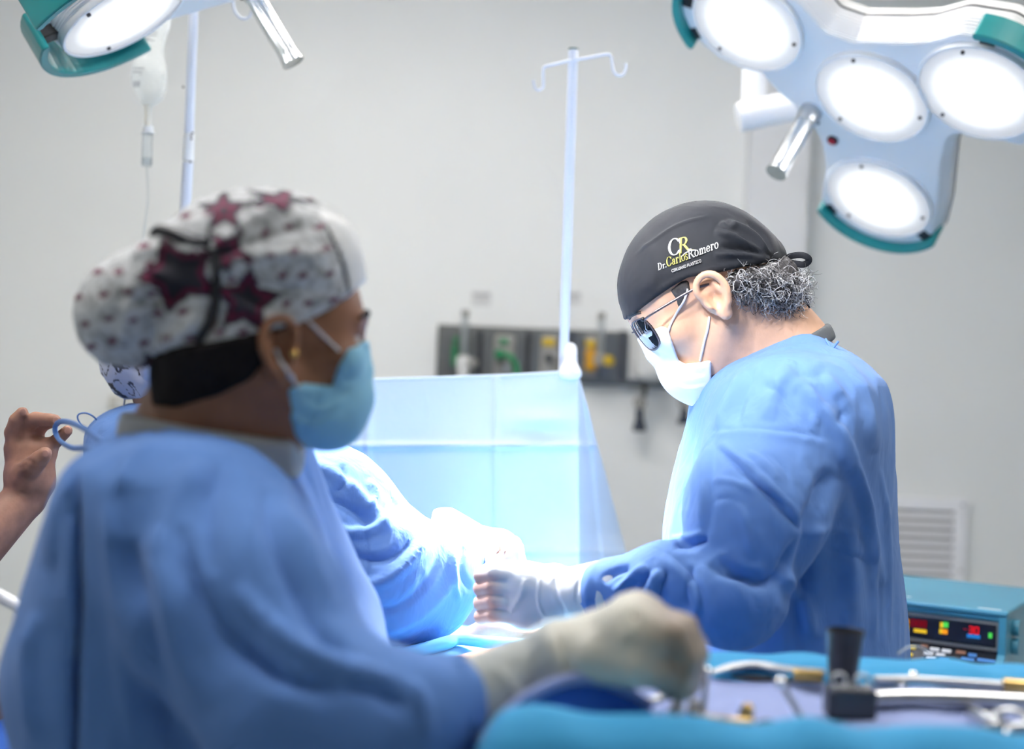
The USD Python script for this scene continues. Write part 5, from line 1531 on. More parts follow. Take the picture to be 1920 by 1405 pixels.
neckA = Body().cone(HA.out((-.02, 0, -.03)), px(385, 810, 2.16), .056, .07, .02)
inA = Body().fn(inset(torsA, .03)).cone(px(520, 885, 2.04), px(735, 1090, 1.93), .05, .042, .03).cone(px(735, 1090, 1.93), px(890, 1045, 1.985), .04, .027, .02)
inA.cone(px(470, 900, 2.28), px(640, 1080, 2.36), .05, .042, .03).cone(px(640, 1080, 2.36), px(850, 1055, 2.19), .04, .027, .02)
legA = Body(); cxA = C(430, 1300, 2.15)[0]; legs(legA, cxA, 2.15, -.55, FV(cxA), .10)
def handA():
    q = lambda x, y, Y: px(x, y, Y)
    palm = Body().cone(q(880, 1045, 1.985), q(912, 1030, 1.99), .030, .027, .01).cone(q(905, 1018, 2.01), q(938, 1022, 2.02), .024, .020, .012).cone(q(905, 1040, 1.975), q(935, 1045, 1.975), .025, .021, .012).cone(q(938, 1022, 2.02), q(935, 1045, 1.975), .02, .02, .012)
    ch = []
    for k, (x, y, Yk) in enumerate(((930, 1018, 2.030), (940, 1022, 2.008), (944, 1030, 1.986), (940, 1040, 1.966))):
        ch.append(([q(x, y, Yk), q(x + 24, y - 2, Yk), q(x + 30, y + 24, Yk - .004), q(x + 12, y + 36, Yk - .006)], [.0115, .0105, .0098, .0085]))
    th = ([q(905, 1050, 1.955), q(930, 1062, 1.945), q(948, 1068, 1.95)], [.015, .012, .0095])
    return union_fingers(palm, ch + [th], .007), boxof([q(860, 970, 1.88), q(1000, 1110, 2.08)])
hA, hAbox = handA(); hA_g = group(hA, *hAbox, .03)
def body_A(p):
    d = sm(headA_g(p), neckA(p), .02); d = sm(d, inA(p), .02); d = np.minimum(d, hA_g(p) + .0012)
    return sm(d, legA(p), .04)
TA.add('body', world(build(body_A, np.array([-.62, FV(cxA) + .03, 1.82]), np.array([.05, .20, 2.48]), .0045, 3)), 'skin_h', smooth=True)
mG = build(gA, np.array([-.66, -1.15, 1.80]), np.array([.0, -.02, 2.5]), .0045, 6)
creases(mG, [([(560, 860), (640, 900), (700, 960), (735, 1000)], 11, .007, 'r'), ([(570, 930), (640, 945), (700, 990)], 12, -.008, 'r'), ([(600, 990), (670, 1000), (720, 985), (735, 955)], 10, .008, 'r'), ([(620, 1030), (690, 1050), (740, 1040), (790, 990)], 11, -.009, 'r'),
            ([(640, 1100), (720, 1090), (780, 1040), (805, 990)], 11, .008, 'r'), ([(650, 1140), (740, 1140), (800, 1090), (830, 1020)], 12, -.007, 'r'), ([(700, 1190), (780, 1160), (840, 1100), (850, 1040)], 10, .006, 'r'), ([(870, 1010), (865, 1070), (880, 1110)], 6, -.005, 'r'),
            ([(850, 1020), (848, 1080), (862, 1130)], 6, .005, 'r'), ([(730, 920), (742, 950), (720, 975)], 7, -.006, 'r'), ([(690, 900), (705, 930), (690, 960)], 7, .006, 'r'), ([(640, 870), (648, 905), (620, 930)], 8, -.005, 'r'), ([(680, 960), (690, 1060), (670, 1190)], 5, -.003, 'r')], YA)
crumple(mG, .0025, 13, 6, (1, .6, 1))
gAp = TA.add('gown', world(mG), 'gown', smooth=True)
shoes(TA, cxA, 2.15, (1, 0))
glove(lambda p: np.minimum(hA_g(p), np.minimum(cone(p, px(868, 1050, 1.975), px(912, 1030, 1.99), .034, .029), cone(p, px(835, 1005, 2.0), px(900, 1025, 2.0), .040, .028))), boxof([hAbox[0], hAbox[1], px(780, 930, 1.92)]), (px(806, 1000, 1.98), (-1, .1, 0)), TA, 'glove', skin=lambda q: np.clip((q[:, 0] - 925) / 25, 0, 1) * .5, cr=[([(935, 1018), (938, 1030), (930, 1040)], 2.5, -.002, 'r'), ([(948, 1022), (948, 1034), (942, 1044)], 2.5, -.002, 'r')])
TA.add('shirt_collar', world(build(lambda p: smx(neckA(p) - .008, np.maximum(half(p, px(320, 757, 2.15), (-.25, 1, 0)), -half(p, px(320, 790, 2.15), (-.25, 1, 0))), .003), *pbox((230, 700, 2.02), (420, 830, 2.3)), .004, 3)), 'scrub', smooth=True)
capA = Body().ell(px(300, 655, 2.15), (.080, .080, .082), .02).ball(px(254, 694, 2.15), .043, .04)
def capAf(p):
    q = pix(p)
    l = (q[:, 1] - np.interp(q[:, 0], [195, 215, 235, 265, 300, 320, 420], [705, 738, 748, 746, 732, 712, 600])) / FPX * YA
    l = np.minimum(l, (.040 - HA.local(p)[:, 2]) * .8)
    return smx(sm(capA(p), headA_g(p) - .005, .01), l, .004)
mC = build(capAf, *pbox((170, 480, YA - .12), (480, 775, YA + .12)), .0025, 4)
crumple(mC, .0015, 25, 3)
cv = np.array(mC.vertices)
tone = np.tile(np.array([.62, .66, .80]), (len(cv), 1))
w1 = np.abs(meshkit.fbm(cv * 48, 2, 21) - .5); w2 = meshkit.fbm(cv * 60, 2, 33)
tone[(w1 < .020)] = (.03, .03, .06)
tone[(w2 > .70)] = (.02, .02, .04)
M['cap_doodle'] = painted('cap_doodle', .5, bump=(40, .2))
cA = TA.add('cap', world(mC), 'cap_doodle', smooth=True, tone=tone, label='white cap covered in dark line doodles')
def maskA(p):
    q = HA.local(p); h = headA(q)
    return np.maximum(smx(sm(h - .0045, tent(q), .015), poly_sd(q[:, [0, 2]], mpoly), .002), -(h + .005))
mkA = TA.add('mask', world(biggest(build(group(maskA, HA.o - .16, HA.o + .16, .02), HA.o - .16, HA.o + .16, .0028, 4))), 'mask_w', smooth=True)
for s in (1, -1):
    TA.add('eye', trimesh.creation.icosphere(3, .0122).apply_transform(trimesh.transformations.translation_matrix(V(HA.out((.0785, s * .032, .0015))))), 'eye', smooth=True)
    TA.add('ear_loop', tube([V(HA.out(q)) for q in ((.066, s * .062, -.03), (.035, s * .074, -.01), (.005, s * .082, .012))], .0015, 8), 'elastic', parent=mkA, smooth=True)
hA_ = Body().ell(px(310, 732, YA), (.026, .016, .05), .01)
mmh = build(hA_, *pbox((250, 700, YA - .09), (350, 770, YA + .09)), .003, 3)
TA.add('hair', world(mmh), 'hair_base', smooth=True, label='tuft of greying hair at the nape')
TA.add('mask_tie', tube([P(234, 746, YA - .02), P(232, 760, YA - .02), P(229, 775, YA - .02), P(232, 790, YA - .04)], .0014, 8), 'elastic', parent=cA, smooth=True)
TA.add('gown_tie', tube([P(185, 798, YA - .06), P(170, 805, YA - .07), P(155, 800, YA - .07), P(146, 786, YA - .07), P(148, 777, YA - .07), P(162, 775, YA - .07), P(177, 783, YA - .07), P(188, 798, YA - .06)], .0013, 8), 'gown', parent=gAp, smooth=True)

# ------------------------------------------------------------------ the person at the left edge, reaching for the tie
YC = 1.90
TC = Thing('person', 'bare forearms and raised curled hand of someone reaching in from the left edge', 'person', V((C(-330, 1000, YC)[0], FV(C(-330, 1000, YC)[0]), YC)))
cxC = C(-330, 1000, YC)[0]
def handC():
    q = lambda x, y, o=0.0: px(x, y, YC + o)
    palm = Body().cone(q(48, 934), q(58, 905), .0265, .030, .012).cone(q(40, 880, .006), q(34, 842, .004), .022, .016, .014).cone(q(62, 892, 0), q(78, 852, 0), .026, .019, .014).cone(q(34, 842, .004), q(78, 846, 0), .015, .016, .012).cone(q(52, 905, 0), q(58, 858, .004), .026, .018, .014)
    ch = [([q(34, 850), q(22, 812, -.006), q(30, 788, -.012), q(42, 774, -.014)], [.0105, .0098, .0090, .0078]),
          ([q(50, 846, .003), q(50, 802, .0), q(66, 786, -.012), q(102, 788, -.022)], [.0112, .0105, .0098, .0082]),
          ([q(64, 848, .010), q(68, 810, .012), q(82, 794, .004), q(104, 790, -.004)], [.0112, .0105, .0098, .0082]),
          ([q(80, 850, .008), q(92, 838, .006), q(108, 825, -.002), q(126, 808, -.010)], [.0105, .0098, .0088, .0075])]
    th = ([q(44, 890, -.016), q(60, 876, -.032), q(74, 862, -.040), q(84, 852, -.044)], [.0160, .0135, .0118, .0098])
    return union_fingers(palm, ch + [th], .007), boxof([q(-10, 740, -.1), q(150, 980, .08)])
hC, hCbox = handC(); hC_g = group(hC, *hCbox, .03)
def handC2():
    q = lambda x, y, o=0.0: px(x, y, 1.72 + o)
    palm = Body().cone(q(-70, 1340), q(-20, 1330), .028, .030, .01).cone(q(-20, 1318), q(10, 1312), .026, .02, .01).cone(q(-20, 1340), q(8, 1338), .026, .02, .01)
    ch = [([q(5, y, 0), q(24, y + 4, -.004), q(28, y + 16, .006), q(16, y + 22, .02)], [.0105, .010, .009, .008]) for y in (1300, 1314, 1328, 1340)]
    return union_fingers(palm, ch + [([q(-30, 1305, -.02), q(-5, 1292, -.028), q(12, 1298, -.03)], [.015, .012, .010])], .007), boxof([q(-120, 1240, -.1), q(60, 1400, .08)])
hC2, hC2box = handC2(); hC2_g = group(hC2, *hC2box, .03)
torsC = rows_fn([(760, -330, 100, 1.95, .09), (800, -330, 190, 1.95, .10), (900, -330, 240, 1.95, .12), (1200, -330, 220, 1.95, .13), (1500, -330, 240, 1.95, .14)], 2.2)
armC = Body().cone(px(-150, 860, 1.9), px(-110, 1090, 1.82), .05, .04, .03).cone(px(-110, 1090, 1.82), px(48, 934, YC), .042, .0265, .012)
armC.cone(px(-180, 880, 1.82), px(-240, 1240, 1.72), .05, .04, .03).cone(px(-240, 1250, 1.72), px(-60, 1338, 1.72), .040, .027, .01)
headC = head_shape(); HC = HeadFrame(C(-330, 620, 1.95), (.9, -.1, -.3), (0, 1, 0))
headC_g = group(lambda p: headC(HC.local(p)), HC.o - .165, HC.o + .165, .03)
legC = Body(); legs(legC, cxC, 1.95, -.5, FV(cxC), .1)
def body_C(p):
    d = sm(headC_g(p), cone(p, HC.out((-.02, 0, -.03)), px(-330, 790, 1.95), .056, .07), .02)
    d = sm(d, inset(torsC, .02)(p), .02); d = sm(d, armC(p), .025)
    d = sm(np.minimum(d, 9), hC_g(p), .006); d = sm(d, hC2_g(p), .006)
    return sm(d, legC(p), .04)
mm = build(body_C, np.array([-1.30, FV(cxC) + .03, 1.58]), np.array([-.55, .22, 2.15]), .0034, 3)
creases(mm, [([(28, 868), (48, 862), (66, 868)], 2.5, -.0016, 'r'), ([(30, 878), (46, 874), (58, 862)], 2, -.0012, 'r'), ([(36, 922), (52, 928), (72, 920)], 2.5, -.0015, 'r'), ([(24, 812), (30, 815), (38, 812)], 2, -.0014, 'r'), ([(72, 872), (80, 868), (86, 858)], 2, -.001, 'r')], YC)
bC = TC.add('body', world(mm), 'skin_h', smooth=True)
M['nail'] = mat('nail', (.52, .28, .22), .3)
for x, y, o in ((46, 770, -.016), (108, 786, -.024), (130, 805, -.012), (88, 848, -.05)):
    p_ = onto(lambda p: hC_g(p), [(x - 3, y + 3)], lift=.0002)[0]
    TC.add('fingernail', trimesh.creation.icosphere(2, 1).apply_scale((.0045, .0012, .005)).apply_translation(V(p_)), 'nail', parent=bC, smooth=True)
scr = lambda p: np.minimum(torsC(p), np.minimum(cone(p, px(-150, 850, 1.9), px(-122, 1010, 1.84), .062, .058), cone(p, px(-180, 870, 1.82), px(-215, 1060, 1.76), .062, .058)))
TC.add('scrub_top', world(build(scr, np.array([-1.32, -.70, 1.60]), np.array([-.60, .02, 2.15]), .006, 4)), 'scrub', smooth=True)
TC.add('trousers', world(build(lambda p: np.maximum(legC(p) - .02, np.maximum(p[:, 1] + .42, -(p[:, 1] - FV(cxC) - .10))), np.array([-1.3, FV(cxC) + .05, 1.7]), np.array([-.7, -.3, 2.2]), .008, 4)), 'scrub', smooth=True)
hcap = lambda p: smx(headC_g(p) - .006, -(HC.local(p)[:, 2] - .03), .003)
TC.add('cap', world(build(hcap, HC.o - .15, HC.o + .15, .004, 3)), 'scrub', smooth=True)
shoes(TC, cxC, 1.95, (1, 0), .1)
# the folded blue gown held low
mm = build(Body().ell(px(-40, 1430, 1.70), (.075, .045, .06), .02).ell(px(5, 1425, 1.70), (.035, .040, .05), .02), *pbox((-220, 1340, 1.55), (80, 1520, 1.85)), .004, 3)
crumple(mm, .006, 24, 1)
tc = Thing('folded_cloth', 'crumpled bright blue cloth under the lower hand at the left edge', 'cloth', P(-40, 1430, 1.70))
M['cloth_b'] = cloth('cloth_bright', (.04, .14, .52), trans=0, bump=.3)
tc.add('cloth', world(mm), 'cloth_b', smooth=True)
# ------------------------------------------------------------------ blue drape hung up as a screen at the patient's head
def sheet(grid, th=.0016):
    """a cloth grid (rows x columns x 3, world) -> closed thin sheet"""
    g = np.asarray(grid, float); a, b = g.shape[:2]
    du, dv = np.gradient(g, axis=1), np.gradient(g, axis=0)
    n = np.cross(du, dv); n /= np.linalg.norm(n, axis=2, keepdims=True) + 1e-12
    v = np.vstack([(g + n * th / 2).reshape(-1, 3), (g - n * th / 2).reshape(-1, 3)])
    i, j = np.meshgrid(np.arange(a - 1), np.arange(b - 1), indexing='ij')
    k = (i * b + j).ravel()
    q = np.stack([k, k + 1, k + b + 1, k + b], 1)
    N = a * b
    per = np.concatenate([np.arange(b), np.arange(1, a) * b + b - 1, (a - 1) * b + np.arange(b - 2, -1, -1), np.arange(a - 2, 0, -1) * b])
    p2 = np.roll(per, -1)
    e = np.stack([per, per + N, p2 + N, p2], 1)
    qq = np.vstack([q, q[:, ::-1] + N, e])
    m = trimesh.Trimesh(v, np.vstack([qq[:, [0, 1, 2]], qq[:, [0, 2, 3]]]), process=False)
    if m.volume < 0: m.invert()
    return m

nx, ny = 210, 130
S, T_ = np.meshgrid(np.linspace(0, 1, nx), np.linspace(0, 1, ny))
sf = .80                                              # share of the front panel across the sheet
xs = np.where(S < sf, 350 + (1084 - 350) * S / sf, 0)
ytop = np.interp(xs, [350, 600, 760, 950, 1020, 1055, 1084], [722, 716, 711, 705, 701, 699, 696])
fl_ = np.clip((S - sf) / (1 - sf), 0, 1)
xr = 1084 + fl_ * np.interp(T_, [0, .05, .30, .72, 1], [1, 10, 52, 118, 160]) + 3 * np.sin(fl_ * 9 + T_ * 3) * fl_
px_ = np.where(S < sf, xs, xr)
ybot = 1290
ytop = np.where(S < sf, ytop, 696 + 20 * fl_)
py_ = ytop + (ybot - ytop) * T_
Yd = 2.44 + .0 * S
rel = py_
Yd = Yd + np.where(rel < 835, (835 - rel) / 135 * .055, -(rel - 835) / 450 * .055)         # the crease at y = 835 turns the top strip towards the lamps
Yd = Yd + np.where(S > sf, fl_ * .26 * np.clip(T_ * 2, .15, 1) , 0)
xx = px_
def fold(x0_, w, a): return a * np.exp(-((xx - x0_) / w) ** 2)
Yd += np.where(rel > 700, -fold(930, 5, .006) + .006 * np.tanh((xx - 930) / 14) * 0 - fold(690, 6, .006), 0)
Yd += -.005 * np.exp(-((rel - 1035) / 5.0) ** 2) * (xx > 860) - .010 * np.exp(-((rel - 836) / 4.0) ** 2)
Yd += .020 * np.exp(-(((xx - 1050) / 42) ** 2 + ((rel - 975) / 75) ** 2)) + .012 * np.exp(-(((xx - 1020) / 60) ** 2 + ((rel - 800) / 22) ** 2 + 0)) * np.sin((rel - 800) / 16)
Yd += .010 * np.sin(xx / 52 + rel / 140.0) * np.clip((rel - 720) / 120, 0, 1) * .6
Yd += -.010 * np.exp(-((xx - (1098 + (rel - 700) * .10)) / 7) ** 2) * (S > sf)
g = np.empty(px_.shape + (3,))
g[..., 0] = (px_ - W / 2) / FPX * Yd; g[..., 1] = -(py_ - H / 2) / FPX * Yd; g[..., 2] = Yd
tD = Thing('drape_screen', 'pale blue drape hung as a screen with its right corner taped to the white pole', 'drape', P(800, 1290, 2.44))
dp = tD.add('sheet', sheet(V(g)), 'drape', smooth=True)
# rolled top edge over its cord
top_line = [V(g[0, k]) for k in range(0, int(nx * sf), 9)]
tD.add('hem', tube(np.array(top_line) + np.array([0, .004, -.003]), .0065, 12, 3), 'drape', parent=dp, smooth=True)
tp = build(Body().cone(px(1069, 655, 2.528), px(1068, 690, 2.515), .0105, .013, .004).ell(px(1069, 698, 2.503), (.017, .013, .022), .01).cone(px(1056, 703, 2.49), px(1082, 702, 2.49), .006, .006, .01), *pbox((1030, 630, 2.44), (1110, 730, 2.58)), .0025, 3)
tD.add('corner_tape', world(crumple(tp, .002, 60, 2)), 'tape', parent=dp, smooth=True, label='white tape at the top corner')
# ------------------------------------------------------------------ operating table, patient, patient drapes
zt = P(900, 1225, 2.0)[2]
tX = Thing('operating_table', 'operating table hidden under the pale blue patient drapes', 'operating table', (-.03, 1.95, 0))
M['pad'] = mat('table_pad', (.03, .03, .035), .5)
tX.add('mattress', round_box(np.array([-.22, 1.58, zt - .22]), np.array([.16, 2.32, zt - .16]), .03), 'pad', smooth=40)
tX.add('table_top', round_box(np.array([-.22, 1.58, zt - .26]), np.array([.16, 2.32, zt - .215]), .01), 'steel_dull')
tX.add('column', round_box(np.array([-.10, 1.90, .12]), np.array([.06, 2.10, zt - .255]), .02), 'steel_dull', smooth=40)
tX.add('base', round_box(np.array([-.17, 1.70, .0]), np.array([.12, 2.25, .13]), .03), 'white_enamel', smooth=40)
tPa = Thing('person', 'patient lying under drapes with only a strip of bare skin showing below the gloved hands', 'person', (-.03, 2.05, zt - .16))
def patient(p):
    d = ell(p, px(920, 1432, 2.02), (.18, .145, .36))
    return d
mm = build(patient, *boxof([px(920, 1432, 2.02) - (.20, .16, .38), px(920, 1432, 2.02) + (.20, .16, .38)]), .006, 2)
tPa.add('body', world(mm), 'skin_d', smooth=True)
# drape laid over: grid in pixels x depth
nu, nv = 150, 110
U_, V_ = np.meshgrid(np.linspace(560, 1240, nu), np.linspace(0, 1, nv))
Yp = 1.70 + .66 * V_
yy = np.interp(V_, [0, .12, .22, .34, .46, .6, .8, 1], [1420, 1275, 1243, 1216, 1192, 1180, 1172, 1166])
yy = yy + np.interp(U_, [560, 690, 840, 950, 1100, 1240], [-2, 0, 4, 6, 14, 20])
yy = yy - 12 * np.exp(-(((U_ - 860) / 60) ** 2 + ((V_ - .30) / .12) ** 2)) + 4 * np.sin(U_ / 33 + V_ * 14) + 3 * np.sin(U_ / 17 - V_ * 25)
g = np.empty(U_.shape + (3,))
g[..., 0] = (U_ - W / 2) / FPX * Yp; g[..., 1] = -(yy - H / 2) / FPX * Yp; g[..., 2] = Yp
tDr = Thing('patient_drape', 'pale turquoise drape spread over the patient beside the surgeon\'s gloved hands', 'drape', V(g[nv // 2, nu // 2]))
M['drape_p'] = cloth('drape_patient', (.20, .56, .82), trans=.1, bump=.3, scale=20, dist=.006)
tDr.add('sheet', sheet(V(g)), 'drape_p', smooth=True)
# bare skin in the opening: a raised strip of the belly
def skin_strip(p):
    return sm(cone(p, px(800, 1215, 1.96), px(930, 1192, 2.0), .012, .022), cone(p, px(930, 1192, 2.0), px(1130, 1222, 1.95), .022, .012), .03)
mm = build(skin_strip, *pbox((740, 1130, 1.88), (1190, 1290, 2.08)), .003, 3)
tPa.add('bare_skin', world(mm), 'skin_d', smooth=True)
mm = build(lambda p: cone(p, px(800, 1262, 1.70), px(1000, 1225, 1.74), .014, .016), *pbox((740, 1180, 1.6), (1060, 1310, 1.82)), .003, 3)
tPa.add('bare_skin', world(mm), 'skin_d', smooth=True)
# drape edge over the strip
ed = [P(690, 1232, 1.86), P(760, 1226, 1.87), P(830, 1208, 1.88), P(860, 1200, 1.89), P(920, 1205, 1.89), P(1000, 1212, 1.88), P(1100, 1222, 1.88)]
tDr.add('rolled_edge', tube(ed, [.008, .012, .013, .010, .012, .013, .008], 14, 8, flat=((0, 0, 1), .7)), 'drape_p', smooth=True)

# ------------------------------------------------------------------ instrument table, its drape and the instruments
z_s = P(1400, 1262, 1.34)[2] - .012
tx0, tx1 = P(905, 1400, 1.10)[0], .62
tI = Thing('instrument_table', 'draped instrument table across the front at the right', 'instrument table', ((tx0 + tx1) / 2, 1.22, 0))
tI.add('tray', round_box(np.array([tx0, 1.03, z_s - .03]), np.array([tx1, 1.42, z_s - .006]), .01), 'steel_dull')
tI.add('post', cyl(((tx0 + tx1) / 2 + .1, 1.22, .05), ((tx0 + tx1) / 2 + .1, 1.22, z_s - .03), .022, 20), 'steel', smooth=40)
for y in (1.05, 1.40):
    tI.add('base_bar', round_box(np.array([.0, y - .02, 0.0]), np.array([.55, y + .02, .06]), .015), 'steel_dull', smooth=40)
tI.add('base_bar', round_box(np.array([.24, 1.05, 0.0]), np.array([.32, 1.40, .055]), .015), 'steel_dull', smooth=40)
# cover cloth: one sheet over front roll, surface, back roll
prof_y = np.array([1.00, 1.015, 1.03, 1.05, 1.075, 1.10, 1.115, 1.13, 1.16, 1.22, 1.28, 1.32, 1.34, 1.355, 1.375, 1.40, 1.425, 1.44, 1.445])
prof_z = np.array([-.30, -.12, -.01, .020, .029, .022, .008, .0, .0, .0, .0, .0, .002, .010, .017, .018, .012, -.03, -.30])
tt = np.linspace(0, 1, 120)
q_ = np.linspace(0, 1, len(prof_y))
cy, cz = PchipInterpolator(q_, prof_y)(tt), PchipInterpolator(q_, prof_z)(tt)
xs_ = np.linspace(tx0 - .012, tx1 + .01, 150)
X_, I_ = np.meshgrid(xs_, np.arange(120))
GY, GZ = cy[I_], cz[I_] + z_s
bump_x = np.exp(-((X_ - P(1085, 1300, 1.08)[0]) / .030) ** 2)
roll = np.exp(-((GY - 1.075) / .03) ** 2)
GZ = GZ + bump_x * roll * .004 + roll * .003 * np.sin(X_ * 60) + np.exp(-((GY - 1.39) / .03) ** 2) * .0022 * np.sin(X_ * 45 + 1)
end = np.clip((X_ - (tx0 - .012)) / .03, 0, 1)
GZ = GZ - (1 - end) ** 2 * .05
GZ += .0012 * np.sin(X_ * 90 + GY * 40)
g = np.stack([X_, GY, GZ], -1)
m_all = g
def part_sheet(lo, hi): 
    k = np.where((tt >= lo) & (tt <= hi))[0]; return sheet(m_all[k[0]:k[-1] + 1], .0016)
tK = Thing('table_cover', 'turquoise blue cloth cover over the instrument table with rolled front and back edges', 'table cover', ((tx0 + tx1) / 2, 1.22, z_s))
qy = lambda y: tt[np.argmin(abs(cy - y))]
tK.add('front_roll', part_sheet(0, qy(1.118)), 'drape_t', smooth=True)
tK.add('centre_cloth', part_sheet(qy(1.118), qy(1.345)), 'drape_l', smooth=True, label='paler lavender blue centre')
tK.add('back_roll', part_sheet(qy(1.345), 1), 'drape_t', smooth=True)

zc = z_s + .0012
fp = [(898, 1392, 1.085), (950, 1338, 1.10), (1015, 1295, 1.11), (1085, 1274, 1.12), (1150, 1287, 1.13), (1222, 1322, 1.14)]
tK.add('raised_fold', tube([P(*q) for q in fp], [.006, .009, .010, .010, .009, .005], 14, 8, flat=((0, .5, 1), .55)), 'drape_l', smooth=True, label='paler folded hem arching up at the left end')
sp = smooth_path(np.array(fp, float), 8)
M['lining'] = cloth('cloth_fold_shade', (.02, .10, .46), trans=0, bump=.25)  # dark blue sheet whose colour stands in for shade below the raised fold
tK.add('lining', sheet(np.array([[P(x, y + 10 + 52 * k, Y_ - .004 - .012 * k) for x, y, Y_ in sp] for k in np.linspace(0, 1, 6)])), 'lining', smooth=True, label='deep blue sheet standing in for the shade under the raised fold')
def at(x, y, up=0.0):
    """the point of the table's cloth (raised by up) under a photo pixel"""
    d = VD(C(x, y, 1.0)); t_ = (zc + up - CAM_Z) / d[2]
    return np.array([0, 0, CAM_Z]) + d * t_
def bar(name, label, cat_, pts, r, m, group=None, sides=14, extra=None):
    p = [at(x, y, u) for x, y, u in pts]
    t = Thing(name, label, cat_, p[0], group=group)
    t.add('shaft', tube(p, r, sides, 8), m, smooth=True)
    if extra: extra(t, p)
    return t
M['ebony'] = mat('black_metal', (.02, .022, .028), .35, noise=(30, .2))
M['brass'] = mat('brass', (.62, .42, .16), .3, metallic=1.0, noise=(40, .1))
M['tube_steel'] = mat('tube_steel', (.46, .46, .47), .24, metallic=1.0, noise=(30, .1))
M['polish'] = mat('polished_steel', (.85, .85, .85), .1, metallic=1.0)
# dark cup standing on the table
c0 = at(1578, 1302)
t = Thing('medicine_cup', 'dark tapered metal cup standing on the instrument table in front of the surgeon', 'cup', c0)
t.add('cup', lathe([(0, 0), (.0115, 0), (.0122, .002), (.0165, .055), (.0178, .058), (.0172, .0595), (.0155, .057), (.0112, .004), (0, .004)], c0, (.02, 0, 1), 36), 'ebony', smooth=40)
b0 = at(1592, 1345)
t = Thing('instrument_block', 'dark square block with clips at the foot of the dark cup', 'block', b0)
bb_ = round_box(np.array([-.021, -.014, 0]), np.array([.021, .014, .027]), .004); bb_.apply_translation(b0)
t.add('block', bb_, 'ebony', smooth=40)
for k in (-1, 1):
    cc = b0 + np.array([k * .010, -.002, .027])
    t.add('clip', trimesh.creation.torus(.006, .0017, 18, 8).apply_transform(trimesh.transformations.rotation_matrix(1.3, (1, 0, 0))).apply_translation(cc + (0, 0, .004)), 'steel_dull', smooth=True)
bar('steel_tube', 'thick bright steel tube lying along the table right of the dark cup', 'surgical instrument', [(1628, 1312, .008), (1700, 1310, .009), (1800, 1312, .009), (1990, 1322, .009)], .0085, 'tube_steel')
def gold_end(t, p): t.add('gold_grip', cyl(p[-2], p[-2] + (p[-1] - p[-2]) * .9, .0075, 16), 'brass', smooth=40)
bar('steel_rod', 'thinner grey rod with a pale gold end behind the thick steel tube', 'surgical instrument', [(1640, 1276, .008), (1720, 1276, .008), (1880, 1286, .008), (1960, 1292, .008)], .0045, 'steel_dull', extra=gold_end)
t = Thing('steel_clamp', 'bright steel clamp tip standing over the grey rod at the right', 'surgical instrument', at(1706, 1282))
t.add('jaw', cat(cyl(at(1690, 1290, .003), at(1712, 1262, .010), .0035, 12), cyl(at(1712, 1262, .010), at(1730, 1280, .004), .003, 12)), 'polish', smooth=40)
t.add('pivot', trimesh.creation.icosphere(2, .0055).apply_translation(at(1712, 1268, .010)), 'polish', smooth=True)
# retractor: flat dark blade with gold part
p = [at(x, y, u) for x, y, u in ((1330, 1262, .010), (1375, 1250, .014), (1420, 1247, .016), (1470, 1255, .015), (1545, 1262, .013))]
t = Thing('retractor', 'long grey retractor blade with a gold section reaching the dark cup from the left', 'surgical instrument', p[0])
t.add('blade', tube(p, [.003, .0075, .0085, .0078, .0078], 14, 8, flat=((0, 0, 1), .45)), 'steel_dull', smooth=True)
t.add('gold_section', tube([at(1487, 1266, .012), at(1515, 1268, .012), at(1543, 1270, .012)], .0062, 14, 4), 'brass', smooth=True)
t.add('dark_underside', tube([at(1372, 1268, .005), at(1420, 1272, .005), at(1480, 1274, .005)], [.003, .006, .004], 12, 6, flat=((0, 0, 1), .5)), 'ebony', smooth=True)
# two pins with shining ball heads
for (x0_, y0_, x1_, y1_, lb) in ((1324, 1262, 1318, 1345, 'thin rod with a bright ball head nearest the nurse\'s gloved fingers'), (1464, 1282, 1512, 1362, 'leaning thin rod with a bright ball head left of the dark cup')):
    foot = at(x1_, y1_); 
    d = VD(C(x0_, y0_, 1.0)); head_ = np.array([0, 0, CAM_Z]) + d * (foot[1] + .012) / d[1]
    t = Thing('ball_headed_rod', lb, 'surgical instrument', foot, group='ball headed rods on the instrument table')
    t.add('rod', cyl(foot, head_, .0026, 12), 'steel_dull', smooth=40)
    t.add('ball_head', trimesh.creation.icosphere(3, .0058).apply_translation(head_), 'polish', smooth=True)
# small brassy pieces and needle caps in front
bar('brass_probe', 'short brass coloured probe lying at the front of the instrument table', 'surgical instrument', [(1300, 1345, .004), (1350, 1352, .005), (1412, 1356, .004)], .0038, 'brass')
for i, (x, y, m_, lb) in enumerate(((1266, 1342, 'cream', 'small pale cap leftmost on the table by the gloved fingers'), (1300, 1338, 'cream', 'small pale cap between the other cap and the brass probe'), (1398, 1346, 'brass', 'small brass knob at the right end of the brass probe'))):
    q = at(x, y)
    t = Thing('needle_cap', lb, 'cap', q)
    t.add('cap', lathe([(0, 0), (.0062, 0), (.0066, .003), (.005, .010), (.003, .012), (0, .0125)], q, (.2, .1, 1), 18), m_, smooth=30)
bar('dark_clip', 'short dark curved clip lying front centre on the instrument table', 'surgical instrument', [(1420, 1362, .004), (1440, 1358, .006), (1460, 1364, .004)], .004, 'ebony')
